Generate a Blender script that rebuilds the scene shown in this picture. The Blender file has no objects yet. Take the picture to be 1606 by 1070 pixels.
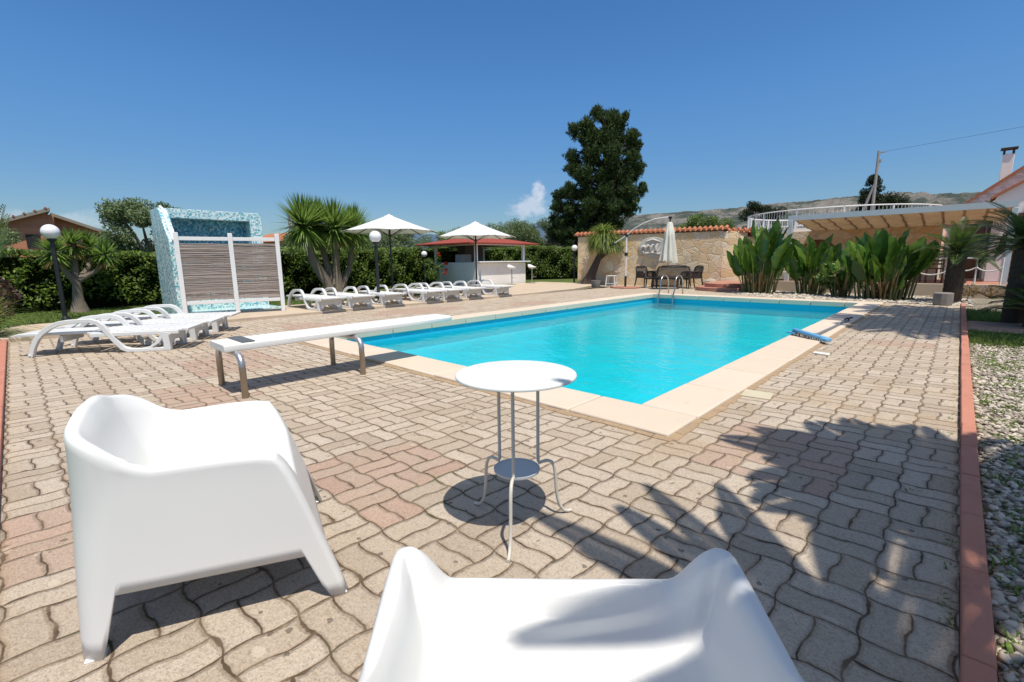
import bpy, math, random
import numpy as np
from mathutils import Vector, Matrix
R = math.radians
sc = bpy.context.scene
col = sc.collection
rng = np.random.default_rng(7)
random.seed(7)

# ------------------------------------------------------------------ helpers
class MB:
    """collects shapes for ONE mesh"""
    def __init__(s): s.v = []; s.f = []
    def add(s, vs, fs):
        b = len(s.v); s.v += [tuple(p) for p in vs]; s.f += [tuple(b + i for i in f) for f in fs]; return s
    def box(s, c, d, rz=0, rx=0, ry=0):
        hx, hy, hz = d[0]/2, d[1]/2, d[2]/2
        m = Matrix.Rotation(rz, 3, 'Z') @ Matrix.Rotation(ry, 3, 'Y') @ Matrix.Rotation(rx, 3, 'X')
        vs = [m @ Vector((x, y, z)) + Vector(c) for z in (-hz, hz) for x, y in ((-hx,-hy),(hx,-hy),(hx,hy),(-hx,hy))]
        return s.add(vs, [(3,2,1,0),(4,5,6,7),(0,1,5,4),(1,2,6,5),(2,3,7,6),(3,0,4,7)])
    def bar(s, a, b, w, h, up=(0,0,1)):
        a, b = Vector(a), Vector(b); d = (b-a).normalized(); up = Vector(up)
        if abs(d.dot(up)) > .98: up = Vector((1,0,0))
        x = d.cross(up).normalized()*w/2; z = x.cross(d).normalized()*h/2
        vs = [p+q for p in (a,b) for q in (-x-z, x-z, x+z, -x+z)]
        return s.add(vs, [(0,1,2,3),(7,6,5,4),(4,5,1,0),(5,6,2,1),(6,7,3,2),(7,4,0,3)])
    def tube(s, path, r, n=10, caps=True):
        P = [Vector(p) for p in path]; rs = r if isinstance(r, (list, tuple)) else [r]*len(P)
        rings = []; nrm = None
        for i, p in enumerate(P):
            t = (P[min(i+1, len(P)-1)] - P[max(i-1, 0)]).normalized()
            if nrm is None: nrm = t.orthogonal().normalized()
            nrm = (nrm - t*nrm.dot(t)).normalized(); bn = t.cross(nrm)
            rings.append([p + (nrm*math.cos(k*2*math.pi/n) + bn*math.sin(k*2*math.pi/n))*rs[i] for k in range(n)])
        vs = [q for rg in rings for q in rg]; fs = []
        for i in range(len(P)-1):
            for k in range(n):
                a = i*n+k; b = i*n+(k+1) % n; fs.append((a, b, b+n, a+n))
        if caps: fs.append(tuple(range(n-1, -1, -1))); fs.append(tuple((len(P)-1)*n+k for k in range(n)))
        return s.add(vs, fs)
    def lathe(s, prof, c=(0,0,0), n=32):
        vs = []; fs = []
        for r, z in prof:
            for k in range(n):
                a = k*2*math.pi/n; vs.append((c[0]+r*math.cos(a), c[1]+r*math.sin(a), c[2]+z))
        for i in range(len(prof)-1):
            for k in range(n):
                a = i*n+k; b = i*n+(k+1) % n; fs.append((a, b, b+n, a+n))
        if prof[0][0] > 1e-4: fs.append(tuple(range(n-1, -1, -1)))
        if prof[-1][0] > 1e-4: fs.append(tuple((len(prof)-1)*n+k for k in range(n)))
        return s.add(vs, fs)
    def prism(s, poly, a, b, plane='xz'):
        """polygon extruded between a and b along the axis missing from plane"""
        def mk(p, t):
            return (p[0], t, p[1]) if plane == 'xz' else ((t, p[0], p[1]) if plane == 'yz' else (p[0], p[1], t))
        n = len(poly); vs = [mk(p, a) for p in poly] + [mk(p, b) for p in poly]
        fs = [tuple(range(n)), tuple(range(2*n-1, n-1, -1))] + [(i, i+n, (i+1) % n+n, (i+1) % n) for i in range(n)]
        return s.add(vs, fs)
    def ribbon(s, pts, w, a, b, plane='xz'):
        """stroke of width w in a plane, extruded between a and b"""
        L = []; Rr = []
        for i, p in enumerate(pts):
            q0 = pts[max(i-1, 0)]; q1 = pts[min(i+1, len(pts)-1)]
            t = Vector((q1[0]-q0[0], q1[1]-q0[1])).normalized(); ww = (w[i] if isinstance(w, (list, tuple)) else w)/2
            L.append((p[0]-t.y*ww, p[1]+t.x*ww)); Rr.append((p[0]+t.y*ww, p[1]-t.x*ww))
        for i in range(len(pts)-1):
            pass
        def mk(p, t): return (p[0], t, p[1]) if plane == 'xz' else (t, p[0], p[1])
        n = len(pts); vs = [mk(p, t) for t in (a, b) for row in (L, Rr) for p in row]
        fs = []
        for i in range(n-1):
            l0, l1, r0, r1 = i, i+1, n+i, n+i+1
            fs += [(l0, l1, r1, r0), (2*n+r0, 2*n+r1, 2*n+l1, 2*n+l0), (l1, l0, 2*n+l0, 2*n+l1), (r0, r1, 2*n+r1, 2*n+r0)]
        fs += [(0, n, 3*n, 2*n), (n-1, 3*n-1, 4*n-1, 2*n-1)]
        return s.add(vs, fs)
    def sphere(s, c, r, n=16, m=10, sc3=(1,1,1)):
        vs = [(c[0], c[1], c[2]-r*sc3[2])]; fs = []
        for i in range(1, m):
            a = math.pi*i/m - math.pi/2
            for k in range(n):
                b = 2*math.pi*k/n
                vs.append((c[0]+r*sc3[0]*math.cos(a)*math.cos(b), c[1]+r*sc3[1]*math.cos(a)*math.sin(b), c[2]+r*sc3[2]*math.sin(a)))
        vs.append((c[0], c[1], c[2]+r*sc3[2])); top = len(vs)-1
        for k in range(n):
            fs.append((0, 1+(k+1) % n, 1+k)); fs.append((top, top-n+k, top-n+(k+1) % n))
        for i in range(m-2):
            for k in range(n):
                a = 1+i*n+k; b = 1+i*n+(k+1) % n; fs.append((a, b, b+n, a+n))
        return s.add(vs, fs)
    def build(s, name, mat, parent=None, smooth=.6, bevel=0, seg=2, solid=0, loc=None):
        me = bpy.data.meshes.new(name); me.from_pydata(s.v, [], s.f); me.validate()
        me.materials.append(mat)
        if smooth:
            me.polygons.foreach_set('use_smooth', [True]*len(me.polygons)); me.set_sharp_from_angle(angle=smooth)
        o = bpy.data.objects.new(name, me); col.objects.link(o)
        if parent is not None: o.parent = parent
        if loc is not None: o.location = loc
        if solid:
            m = o.modifiers.new('solid', 'SOLIDIFY'); m.thickness = solid; m.offset = -1
        if bevel:
            m = o.modifiers.new('bevel', 'BEVEL'); m.width = bevel; m.segments = seg; m.limit_method = 'ANGLE'; m.angle_limit = R(40)
        return o

def quads_mesh(name, V, mat, parent=None, loc=None, k=4, smooth=False):
    """V: (N,k,3) array of separate polygons -> ONE mesh, fast"""
    N = V.shape[0]; me = bpy.data.meshes.new(name)
    me.vertices.add(N*k); me.vertices.foreach_set('co', V.reshape(-1).astype(np.float32))
    me.loops.add(N*k); me.loops.foreach_set('vertex_index', np.arange(N*k, dtype=np.int32))
    me.polygons.add(N); me.polygons.foreach_set('loop_start', np.arange(0, N*k, k, dtype=np.int32))
    me.polygons.foreach_set('loop_total', np.full(N, k, dtype=np.int32))
    me.update(calc_edges=True); me.materials.append(mat)
    o = bpy.data.objects.new(name, me); col.objects.link(o)
    if parent is not None: o.parent = parent
    if loc is not None: o.location = loc
    return o

def unit(a): return a/np.maximum(np.linalg.norm(a, axis=-1, keepdims=True), 1e-9)
def leaves(pts, L, W, dirs=None, spread=1.0, nbias=None, rg=rng):
    """diamond leaves at pts -> (N,4,3)"""
    N = len(pts); u = rg.normal(size=(N, 3))*spread
    if dirs is not None: u = u + dirs
    u = unit(u); w = rg.normal(size=(N, 3))
    if nbias is not None: w = np.cross(u, unit(rg.normal(size=(N, 3))*.55 + nbias))
    v = unit(np.cross(u, w)) if nbias is None else unit(w)
    l = (L[0]+rg.random(N)*(L[1]-L[0]))[:, None]; ww = (W[0]+rg.random(N)*(W[1]-W[0]))[:, None]
    return np.stack([pts-u*l*.5, pts+v*ww*.5-u*l*.05, pts+u*l*.5, pts-v*ww*.5-u*l*.05], 1)

def tag(o, label=None, cat=None, group=None, kind=None):
    if label: o['label'] = label
    if cat: o['category'] = cat
    if group: o['group'] = group
    if kind: o['kind'] = kind
    return o
def thing(name, label, cat, loc=(0,0,0), rz=0, group=None):
    o = bpy.data.objects.new(name, None); o.empty_display_size = .2; col.objects.link(o)
    o.location = loc; o.rotation_euler = (0, 0, rz); return tag(o, label, cat, group)
def struct(o, label, cat): return tag(o, label, cat, kind='structure')
def copy_tree(o, parent=None):
    c = o.copy(); col.objects.link(c); c.parent = parent
    for ch in list(o.children): copy_tree(ch, c)
    return c
def dup(o, loc, rz=None, label=None):
    c = copy_tree(o); c.location = loc
    if rz is not None: c.rotation_euler = (0, 0, rz)
    if label: c['label'] = label
    return c

# ------------------------------------------------------------------ materials
class H:
    def __init__(s, nt): s.nt = nt; s.ts = {}
    def n(s, typ, ins=None, **props):
        nd = s.nt.nodes.new(typ)
        for k, v in props.items(): setattr(nd, k, v)
        for k, v in (ins or {}).items(): s.set(nd.inputs[k], v)
        return nd
    def set(s, sock, v):
        if isinstance(v, bpy.types.NodeSocket): s.nt.links.new(v, sock)
        elif isinstance(v, (tuple, list)) and len(v) == 3 and sock.type == 'RGBA': sock.default_value = (*v, 1)
        else: sock.default_value = v
    def m(s, op, a, b=None, c=None):
        nd = s.nt.nodes.new('ShaderNodeMath'); nd.operation = op
        for i, x in enumerate((a, b, c)):
            if x is not None: s.set(nd.inputs[i], x)
        return nd.outputs[0]
    def sm(s, x, a, b):  # smoothstep
        nd = s.nt.nodes.new('ShaderNodeMapRange'); nd.interpolation_type = 'SMOOTHSTEP'
        s.set(nd.inputs[0], x); nd.inputs[1].default_value = a; nd.inputs[2].default_value = b
        return nd.outputs[0]
    def mix(s, f, a, b, blend='MIX'):
        nd = s.nt.nodes.new('ShaderNodeMix'); nd.data_type = 'RGBA'; nd.blend_type = blend
        s.set(nd.inputs['Factor'], f); s.set(nd.inputs[6], a); s.set(nd.inputs[7], b); return nd.outputs[2]
    def pos(s): return s.n('ShaderNodeNewGeometry').outputs['Position']
    def obj(s): return s.n('ShaderNodeTexCoord').outputs['Object']
    def sep(s, v):
        nd = s.n('ShaderNodeSeparateXYZ', {0: v}); return nd.outputs[0], nd.outputs[1], nd.outputs[2]
    def comb(s, x=0, y=0, z=0): return s.n('ShaderNodeCombineXYZ', {0: x, 1: y, 2: z}).outputs[0]
    def noise(s, v, scale=5, det=3, rough=.55): return s.n('ShaderNodeTexNoise', {'Vector': v, 'Scale': scale, 'Detail': det, 'Roughness': rough}).outputs[0]
    def white(s, v): 
        nd = s.n('ShaderNodeTexWhiteNoise', {'Vector': v}); return nd.outputs['Value'], nd.outputs['Color']
    def vor(s, v, scale, feature='F1'): return s.n('ShaderNodeTexVoronoi', {'Vector': v, 'Scale': scale}, feature=feature)
    def scale(s, v, k): return s.n('ShaderNodeVectorMath', {0: v, 1: k}, operation='MULTIPLY').outputs[0]
    def bump(s, h, strength=.5, dist=.01): return s.n('ShaderNodeBump', {'Height': h, 'Strength': strength, 'Distance': dist}).outputs[0]
    def island(s): return s.n('ShaderNodeNewGeometry').outputs['Random Per Island']
    def rnd(s): return s.n('ShaderNodeObjectInfo').outputs['Random']
    def bsdf(s, color, rough=.6, metal=0, normal=None, spec=.5, **kw):
        nd = s.n('ShaderNodeBsdfPrincipled', {'Base Color': color, 'Roughness': rough, 'Metallic': metal, 'Specular IOR Level': spec})
        if normal is not None: s.set(nd.inputs['Normal'], normal)
        for k, v in kw.items(): s.set(nd.inputs[k.replace('_', ' ')], v)
        return nd.outputs[0]
def material(name, fn):
    m = bpy.data.materials.new(name); m.use_nodes = True; nt = m.node_tree; nt.nodes.clear()
    h = H(nt); out = nt.nodes.new('ShaderNodeOutputMaterial'); nt.links.new(fn(h), out.inputs[0]); return m
def plain(name, c, rough=.5, metal=0, var=.08, scale=6, bump=0, bscale=80, spec=.5, dirt=0):
    def fn(h):
        p = h.obj(); nz = h.noise(p, scale, 4)
        a = tuple(max(0, x*(1-var)) for x in c); b = tuple(min(1, x*(1+var)) for x in c)
        cc = h.mix(nz, a, b)
        if dirt:
            d = h.sm(h.noise(p, scale*.6, 6, .7), .5, .75)
            cc = h.mix(h.m('MULTIPLY', d, dirt), cc, tuple(x*.5 for x in c))
        nr = h.bump(h.noise(p, bscale, 3), bump, .01) if bump else None
        return h.bsdf(cc, h.m('MULTIPLY_ADD', nz, .2, rough-.1), metal, nr, spec)
    return material(name, fn)
def leafmat(name, dark, light, rough=.45, trans=.35, patch=.7, spec=.4):
    def fn(h):
        t = h.m('ADD', h.m('MULTIPLY', h.island(), .6), h.m('MULTIPLY', h.noise(h.pos(), patch, 3), .55))
        c = h.mix(h.sm(t, .25, .9), dark, light)
        b = h.bsdf(c, rough, 0, None, spec)
        tr = h.n('ShaderNodeBsdfTranslucent', {'Color': h.mix(.5, c, tuple(min(1, x*1.6) for x in light))}).outputs[0]
        return h.n('ShaderNodeMixShader', {0: trans, 1: b, 2: tr}).outputs[0]
    return material(name, fn)

PINK = [(-2.2, 1.25, .42, .36), (-1.8, 1.05, .2, .2), (-.66, 3.0, .40, .40), (-4.55, .98, .75, .32), (-6.2, 1.6, .8, .5), (-.45, 7.9, .5, .35),
        (-8.4, 3.6, .9, .5), (-2.7, -.02, .3, .2), (-3.3, .35, .35, .25), (-9.2, 6.5, .7, 1.2), (-8.3, 9.5, .5, .9), (-.3, 11.8, .6, .3)]
def f_paver(h):
    S = .225
    X, Y, Z = h.sep(h.pos())
    nzv = h.n('ShaderNodeTexNoise', {'Vector': h.pos(), 'Scale': 5.0, 'Detail': 2.0}).outputs['Color']
    nx, ny, _ = h.sep(nzv)
    x = h.m('ADD', h.m('DIVIDE', h.m('SUBTRACT', X, .12), S), h.m('MULTIPLY_ADD', nx, .12, -.06))
    y = h.m('ADD', h.m('DIVIDE', h.m('SUBTRACT', Y, .05), S), h.m('MULTIPLY_ADD', ny, .12, -.06))
    def wave(t):
        a = h.m('MULTIPLY', h.m('SINE', h.m('MULTIPLY', t, 2*math.pi)), 1.5)
        return h.m('MULTIPLY', h.m('MAXIMUM', h.m('MINIMUM', a, 1.), -1.), .032)
    xw = h.m('ADD', x, wave(y)); yw = h.m('ADD', y, wave(x))
    i, j = h.m('FLOOR', xw), h.m('FLOOR', yw); fx, fy = h.m('SUBTRACT', xw, i), h.m('SUBTRACT', yw, j)
    par = h.m('FLOORED_MODULO', h.m('ADD', i, j), 2.)
    par = h.m('GREATER_THAN', par, .5)
    f = h.m('ADD', h.m('MULTIPLY', par, fy), h.m('MULTIPLY', h.m('SUBTRACT', 1., par), fx))
    e = lambda q: h.m('MINIMUM', q, h.m('SUBTRACT', 1., q))
    d = h.m('MINIMUM', h.m('MINIMUM', e(fx), e(fy)), h.m('ABSOLUTE', h.m('SUBTRACT', f, .5)))
    d = h.m('MULTIPLY', d, S)
    half = h.m('GREATER_THAN', f, .5)
    idv = h.comb(i, j, half); rv, rc = h.white(idv)
    # sharper broken edges
    edge_n = h.noise(h.pos(), 55, 3)
    d2 = h.m('ADD', d, h.m('MULTIPLY_ADD', edge_n, .006, -.003))
    jw, _ = h.white(h.comb(i, half, h.m('ADD', j, 7.)))
    big = h.noise(h.pos(), .55, 4, .6)
    dn = h.m('SUBTRACT', d2, h.m('MULTIPLY', h.m('SUBTRACT', big, .35), .004))
    jn = h.noise(h.pos(), 9, 3, .6)
    dn = h.m('SUBTRACT', dn, h.m('MULTIPLY', h.sm(jn, .5, .72), .0045))
    joint = h.m('SUBTRACT', 1., h.sm(dn, .001, .0048))
    # colours
    base = h.mix(rv, (.43, .35, .265), (.67, .57, .45))
    r1, r2, r3 = h.sep(rc)
    base = h.mix(h.m('MULTIPLY', r1, .3), base, (0.464, 0.408, 0.336))
    # pink clay pavers in patches
    cx = h.m('MULTIPLY_ADD', h.m('ADD', i, .5), S, .12); cy = h.m('MULTIPLY_ADD', h.m('ADD', j, .5), S, .05)
    pk = None
    for (px, py, rx, ry) in PINK:
        q = h.m('ADD', h.m('POWER', h.m('DIVIDE', h.m('SUBTRACT', cx, px), rx), 2.), h.m('POWER', h.m('DIVIDE', h.m('SUBTRACT', cy, py), ry), 2.))
        q = h.m('LESS_THAN', h.m('ADD', q, h.m('MULTIPLY', r2, .6)), 1.2)
        pk = q if pk is None else h.m('MAXIMUM', pk, q)
    base = h.mix(h.m('MULTIPLY', pk, h.m('MULTIPLY_ADD', rv, .5, .35)), base, h.mix(r3, (0.432, 0.252, 0.188), (0.504, 0.328, 0.252)))
    # sandy yellow wash between the pool and the right kerb, grey weathering near the viewer
    sand = h.sm(h.noise(h.pos(), .9, 5, .65), .45, .68)
    near = h.sm(h.m('ADD', h.m('ABSOLUTE', h.m('ADD', X, 1.0)), h.m('MULTIPLY', h.m('ABSOLUTE', h.m('SUBTRACT', Y, 4.2)), .45)), 2.1, .5)
    wash = h.m('MULTIPLY', sand, h.m('MULTIPLY_ADD', near, .85, .15))
    base = h.mix(h.m('MULTIPLY', wash, .9), base, (0.464, 0.328, 0.192))
    stain = h.sm(h.noise(h.pos(), 3.1, 6, .7), .52, .72)
    base = h.mix(h.m('MULTIPLY', stain, .28), base, (.30, .25, .19))
    # grain, pits and pale chips
    mot = h.noise(h.pos(), 11, 4, .65)
    base = h.mix(h.m('MULTIPLY', h.sm(mot, .45, .68), .32), base, h.mix(r2, (.50, .37, .255), (.46, .40, .33)))
    g3 = h.noise(h.scale(h.pos(), (1, 1.2, 1)), 85, 4, .8); base = h.mix(h.m('MULTIPLY', h.sm(g3, .48, .64), .50), base, (.20, .15, .11)); base = h.mix(h.m('MULTIPLY', h.sm(g3, .47, .34), .4), base, (.62, .53, .42))
    g = h.noise(h.pos(), 210, 3, .8); base = h.mix(h.m('MULTIPLY', h.sm(g, .50, .66), .55), base, (0.192, 0.148, 0.112))
    g1 = h.noise(h.scale(h.pos(), (1.3, 1, 1)), 150, 2, .8); base = h.mix(h.m('MULTIPLY', h.sm(g1, .52, .66), .5), base, (0.560, 0.496, 0.416))
    g2 = h.noise(h.pos(), 34, 5, .75); base = h.mix(h.m('MULTIPLY', h.sm(g2, .50, .68), .5), base, (0.288, 0.224, 0.164))
    pit = h.vor(h.n('ShaderNodeVectorMath', {0: h.pos(), 1: h.scale(h.n('ShaderNodeTexNoise', {'Vector': h.pos(), 'Scale': 60.}).outputs['Color'], (.022, .022, 0))}, operation='ADD').outputs[0], 15); pv, _ = h.white(pit.outputs['Position'])
    pit_m = h.m('MULTIPLY', h.m('LESS_THAN', pit.outputs['Distance'], h.m('MULTIPLY', pv, .19)), h.m('GREATER_THAN', pv, .80))
    base = h.mix(h.m('MULTIPLY', pit_m, .65), base, (.09, .07, .055))
    chip = h.vor(h.scale(h.pos(), (1, 1.5, 1)), 7.); cv, _ = h.white(chip.outputs['Position'])
    chip_m = h.m('MULTIPLY', h.m('LESS_THAN', h.m('ADD', chip.outputs['Distance'], h.m('MULTIPLY', edge_n, .1)), .24), h.m('GREATER_THAN', cv, .9))
    base = h.mix(h.m('MULTIPLY', chip_m, .55), base, (.62, .53, .42))
    # edges darken into the joint
    base = h.mix(h.m('MULTIPLY', h.m('SUBTRACT', 1., h.sm(dn, .002, .018)), .32), base, (.25, .175, .115))
    moss = h.sm(h.noise(h.pos(), 1.3, 4, .6), .57, .66)
    jc = h.mix(moss, h.mix(big, (.045, .03, .02), (.14, .095, .058)), (.05, .075, .02))
    jc = h.mix(h.m('MULTIPLY', wash, .85), jc, (.40, .27, .145))
    fill = h.sm(h.noise(h.pos(), 6.5, 4, .65), .40, .66)
    jc = h.mix(h.m('MULTIPLY', fill, .65), jc, (.24, .165, .105))
    joint = h.m('MULTIPLY', joint, h.m('MULTIPLY_ADD', fill, -.22, 1.))
    c = h.mix(joint, base, jc)
    hgt = h.m('ADD', h.m('MULTIPLY', h.m('MULTIPLY', h.sm(dn, .0, .016), .011), h.m('MULTIPLY_ADD', fill, -.35, 1.)), h.m('ADD', h.m('MULTIPLY', g, .003), h.m('MULTIPLY', g3, .006)))
    hgt = h.m('SUBTRACT', hgt, h.m('MULTIPLY', pit_m, .003))
    hgt = h.m('ADD', hgt, h.m('MULTIPLY', rv, .003))
    hgt = h.m('ADD', hgt, h.m('ADD', h.m('MULTIPLY', h.m('MULTIPLY_ADD', r1, .02, -.01), fx), h.m('MULTIPLY', h.m('MULTIPLY_ADD', r3, .02, -.01), fy)))
    hgt = h.m('ADD', hgt, h.m('MULTIPLY', h.noise(h.pos(), 28, 4, .7), .010))
    return h.bsdf(c, .88, 0, h.bump(hgt, .9, 1.0), .25)
M = {}
M['paver'] = material('wavy_concrete_pavers', f_paver)
def f_coping(h):
    p = h.pos(); a = h.noise(p, 2.2, 5, .6); b = h.noise(p, 120, 3, .7)
    c = h.mix(a, (.575, .485, .385), (.665, .58, .475)); c = h.mix(h.m('MULTIPLY', h.sm(b, .5, .8), .25), c, (.55, .44, .32))
    isl = h.island(); c = h.mix(h.m('MULTIPLY', isl, .5), c, (.56, .45, .34))
    c = h.mix(h.m('MULTIPLY', h.sm(h.noise(p, 6, 6, .75), .58, .75), .35), c, (.50, .37, .25))
    return h.bsdf(c, .75, 0, h.bump(h.m('ADD', b, h.m('MULTIPLY', a, 2.)), .25, .004), .3)
M['coping'] = material('cream_coping_stone', f_coping)
def f_liner(h):
    X, Y, Z = h.sep(h.pos()); nz = h.noise(h.pos(), .7, 4)
    c = h.mix(nz, (.006, .56, .665), (.016, .66, .75))
    band = h.sm(Z, -.30, -.19); c = h.mix(h.m('MULTIPLY', band, .7), c, (.02, .40, .62))
    return h.bsdf(c, .5)
M['liner'] = material('turquoise_pool_liner', f_liner)
def f_water(h):
    p = h.pos(); a = h.noise(h.scale(p, (1.0, 1.5, 1)), 2.4, 4, .55); b = h.noise(h.scale(p, (1.4, 1, 1)), 7.5, 3, .5)
    nrm = h.bump(h.m('ADD', a, h.m('MULTIPLY', b, .30)), .20, .10)
    fr = h.n('ShaderNodeFresnel', {'IOR': 1.26, 'Normal': nrm}).outputs[0]
    deep = h.sm(h.noise(p, 1.1, 4, .6), .3, .75)
    tr = h.n('ShaderNodeBsdfTransparent', {'Color': h.mix(deep, (.66, .90, .94), (.80, .97, .985))}).outputs[0]
    gl = h.n('ShaderNodeBsdfGlossy', {'Color': (.92, .97, 1), 'Roughness': .04, 'Normal': nrm}).outputs[0]
    return h.n('ShaderNodeMixShader', {0: fr, 1: tr, 2: gl}).outputs[0]
M['water'] = material('pool_water', f_water)
def f_kerb(h):
    p = h.pos(); a = h.noise(p, 3, 5, .65); b = h.noise(p, 90, 3)
    c = h.mix(a, (.40, .155, .105), (.54, .245, .165)); c = h.mix(h.m('MULTIPLY', h.sm(h.noise(p, 9, 6, .75), .5, .72), .55), c, (.17, .085, .06))
    c = h.mix(h.m('MULTIPLY', h.sm(b, .55, .75), .25), c, (.5, .33, .26))
    return h.bsdf(c, .8, 0, h.bump(h.m('ADD', b, h.m('MULTIPLY', a, 3.)), .4, .004), .3)
M['kerb'] = material('red_kerb_brick', f_kerb)
def f_gravel(h):
    p = h.pos(); v = h.vor(p, 26); vv, _ = h.white(v.outputs['Position']); e = h.n('ShaderNodeTexVoronoi', {'Vector': p, 'Scale': 26.}, feature='DISTANCE_TO_EDGE').outputs['Distance']
    c = h.mix(vv, (.28, .235, .175), (.60, .53, .42)); c = h.mix(h.sm(e, .14, .0), c, (.10, .08, .055))
    soil = h.sm(h.noise(p, 1.6, 5, .65), .48, .66); c = h.mix(h.m('MULTIPLY', soil, .7), c, (.13, .105, .06))
    return h.bsdf(c, .85, 0, h.bump(h.m('MULTIPLY', h.sm(e, 0, .3), .02), .9, 1.), .3)
M['gravel'] = material('pale_gravel', f_gravel)
M['pebble'] = material('white_pebble', lambda h: h.bsdf(h.mix(h.island(), (.25, .21, .165), (.62, .55, .45)), .7, 0, h.bump(h.noise(h.pos(), 160, 3), .3, .004), .35))
def f_lawn(h):
    p = h.pos(); a = h.noise(p, 1.1, 5, .65); b = h.noise(p, 26, 4, .7)
    c = h.mix(a, (.045, .085, .018), (.12, .165, .042)); c = h.mix(h.m('MULTIPLY', h.sm(b, .45, .75), .5), c, (.17, .18, .07))
    return h.bsdf(c, .9, 0, h.bump(b, .8, .04), .15)
M['lawn'] = material('lawn_turf', f_lawn)
def f_ground(h):
    p = h.pos(); a = h.noise(p, .06, 5, .6); b = h.noise(p, 1.3, 5, .7)
    c = h.mix(a, (.07, .08, .03), (.21, .175, .09)); c = h.mix(h.m('MULTIPLY', b, .5), c, (.10, .10, .045))
    return h.bsdf(c, .95, 0, h.bump(b, .5, .1), .1)
M['ground'] = material('dry_ground', f_ground)
def f_hill(h):
    p = h.pos(); a = h.noise(p, .02, 6, .7); b = h.noise(p, .07, 6, .75)
    X, Y, Z = h.sep(p)
    c = h.mix(h.sm(a, .42, .58), (.055, .066, .035), (.27, .235, .19)); c = h.mix(h.m('MULTIPLY', h.sm(b, .52, .64), .8), c, (.05, .058, .035))
    c = h.mix(h.m('MULTIPLY', h.sm(h.noise(h.scale(p, (1, 1, 3)), .05, 5, .8), .57, .66), .6), c, (.42, .38, .33))
    c = h.mix(h.sm(X, -360., -470.), c, (.10, .16, .24))  # far left end blued by distance haze put into the colour
    c = h.mix(.17, c, (.17, .24, .32))  # thin aerial haze mixed into the whole hill colour
    return h.bsdf(c, 1., 0, h.bump(b, .9, 12.), 0)
M['hill'] = material('rocky_scrub_hill', f_hill)
M['concrete'] = plain('pale_concrete', (.50, .405, .305), .85, var=.14, scale=2.5, bump=.3, bscale=60, spec=.25, dirt=.35)
M['path'] = plain('pink_path_tiles', (.36, .235, .175), .8, var=.15, scale=4, bump=.3, spec=.25)
M['plastic'] = plain('white_plastic', (.735, .735, .715), .36, var=.015, scale=3, bump=.05, bscale=500, spec=.45)
M['lounger_plastic'] = plain('white_resin', (.66, .665, .655), .45, var=.05, scale=4, spec=.4)
M['white_paint'] = plain('white_paint', (.74, .745, .74), .5, var=.06, scale=5, dirt=.12)
M['board_top'] = plain('white_board', (.74, .735, .71), .55, var=.06, scale=3, bump=.2, bscale=250, dirt=.15)
M['table_white'] = plain('off_white_enamel', (.70, .72, .675), .5, var=.03, scale=4)
M['table_leg'] = plain('beige_enamel', (.58, .55, .48), .45, var=.08, scale=10)
M['shelf'] = plain('shaded_white_enamel', (.50, .53, .54), .5, var=.04)  # off-white like the tabletop, with its gray-blue shade put into the colour
M['steel'] = plain('brushed_steel', (.52, .50, .47), .32, 1., var=.12, scale=14, spec=.5)
def f_hoop(h):
    X, Y, Z = h.sep(h.pos()); n = h.noise(h.pos(), 20, 4)
    c = h.mix(h.sm(Z, .34, .22), (.55, .55, .56), h.mix(n, (.30, .235, .16), (.40, .32, .24)))
    return h.bsdf(c, .38, .85)
M['hoop'] = material('tarnished_steel', f_hoop)
M['dark_metal'] = plain('dark_painted_metal', (.018, .02, .022), .4, var=.2, spec=.5)
M['grip'] = plain('dark_grip_plate', (.10, .11, .115), .6, var=.2, scale=30, bump=.3, bscale=200)
M['globe'] = plain('white_glass_globe', (.80, .80, .81), .25, var=.01, spec=.5)
M['canopy'] = material('white_canvas', lambda h: h.n('ShaderNodeMixShader', {0: .3, 1: h.bsdf(h.mix(h.noise(h.pos(), 2.5, 4), (.76, .77, .76), (.82, .83, .83)), .85, spec=.1),
                     2: h.n('ShaderNodeBsdfTranslucent', {'Color': (.78, .80, .72, 1)}).outputs[0]}).outputs[0])
M['canvas_old'] = plain('cream_canvas', (.62, .60, .52), .9, var=.1, scale=5, bump=.3, bscale=40, spec=.1, dirt=.2)
def f_mosaic(h, pal=0):
    X, Y, Z = h.sep(h.obj()); k = .031
    fl = lambda q: h.m('FLOOR', h.m('DIVIDE', h.m('ADD', q, .0171), k))
    v, cc = h.white(h.comb(fl(X), fl(Y), fl(Z))); r1, r2, r3 = h.sep(cc)
    r = h.n('ShaderNodeValToRGB', {0: v}); cr = r.color_ramp; cr.interpolation = 'CONSTANT'
    pals = [[(0, (.20, .45, .50)), (.16, (.34, .58, .62)), (.38, (.56, .72, .74)), (.62, (.72, .80, .80)), (.9, (.08, .33, .42))],
            [(0, (.03, .17, .25)), (.25, (.06, .25, .33)), (.5, (.13, .34, .40)), (.75, (.30, .45, .47)), (.9, (.02, .12, .2))]][pal]
    cr.elements[0].position = 0; cr.elements[0].color = (*pals[0][1], 1); cr.elements[1].position = pals[1][0]; cr.elements[1].color = (*pals[1][1], 1)
    for q, c in pals[2:]: el = cr.elements.new(q); el.color = (*c, 1)
    return h.bsdf(r.outputs[0], h.m('MULTIPLY_ADD', r1, .3, .15), 0, None, .5)
M['mosaic'] = material('aqua_mosaic', f_mosaic); M['mosaic_dark'] = material('teal_mosaic', lambda h: f_mosaic(h, 1))
M['reed'] = material('grey_reeds', lambda h: h.bsdf(h.mix(h.m('ADD', h.m('MULTIPLY', h.island(), .7), h.m('MULTIPLY', h.noise(h.scale(h.obj(), (3, 3, 40)), 3, 4), .3)), (.15, .125, .11), (.46, .39, .35)), .8, spec=.2))
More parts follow.
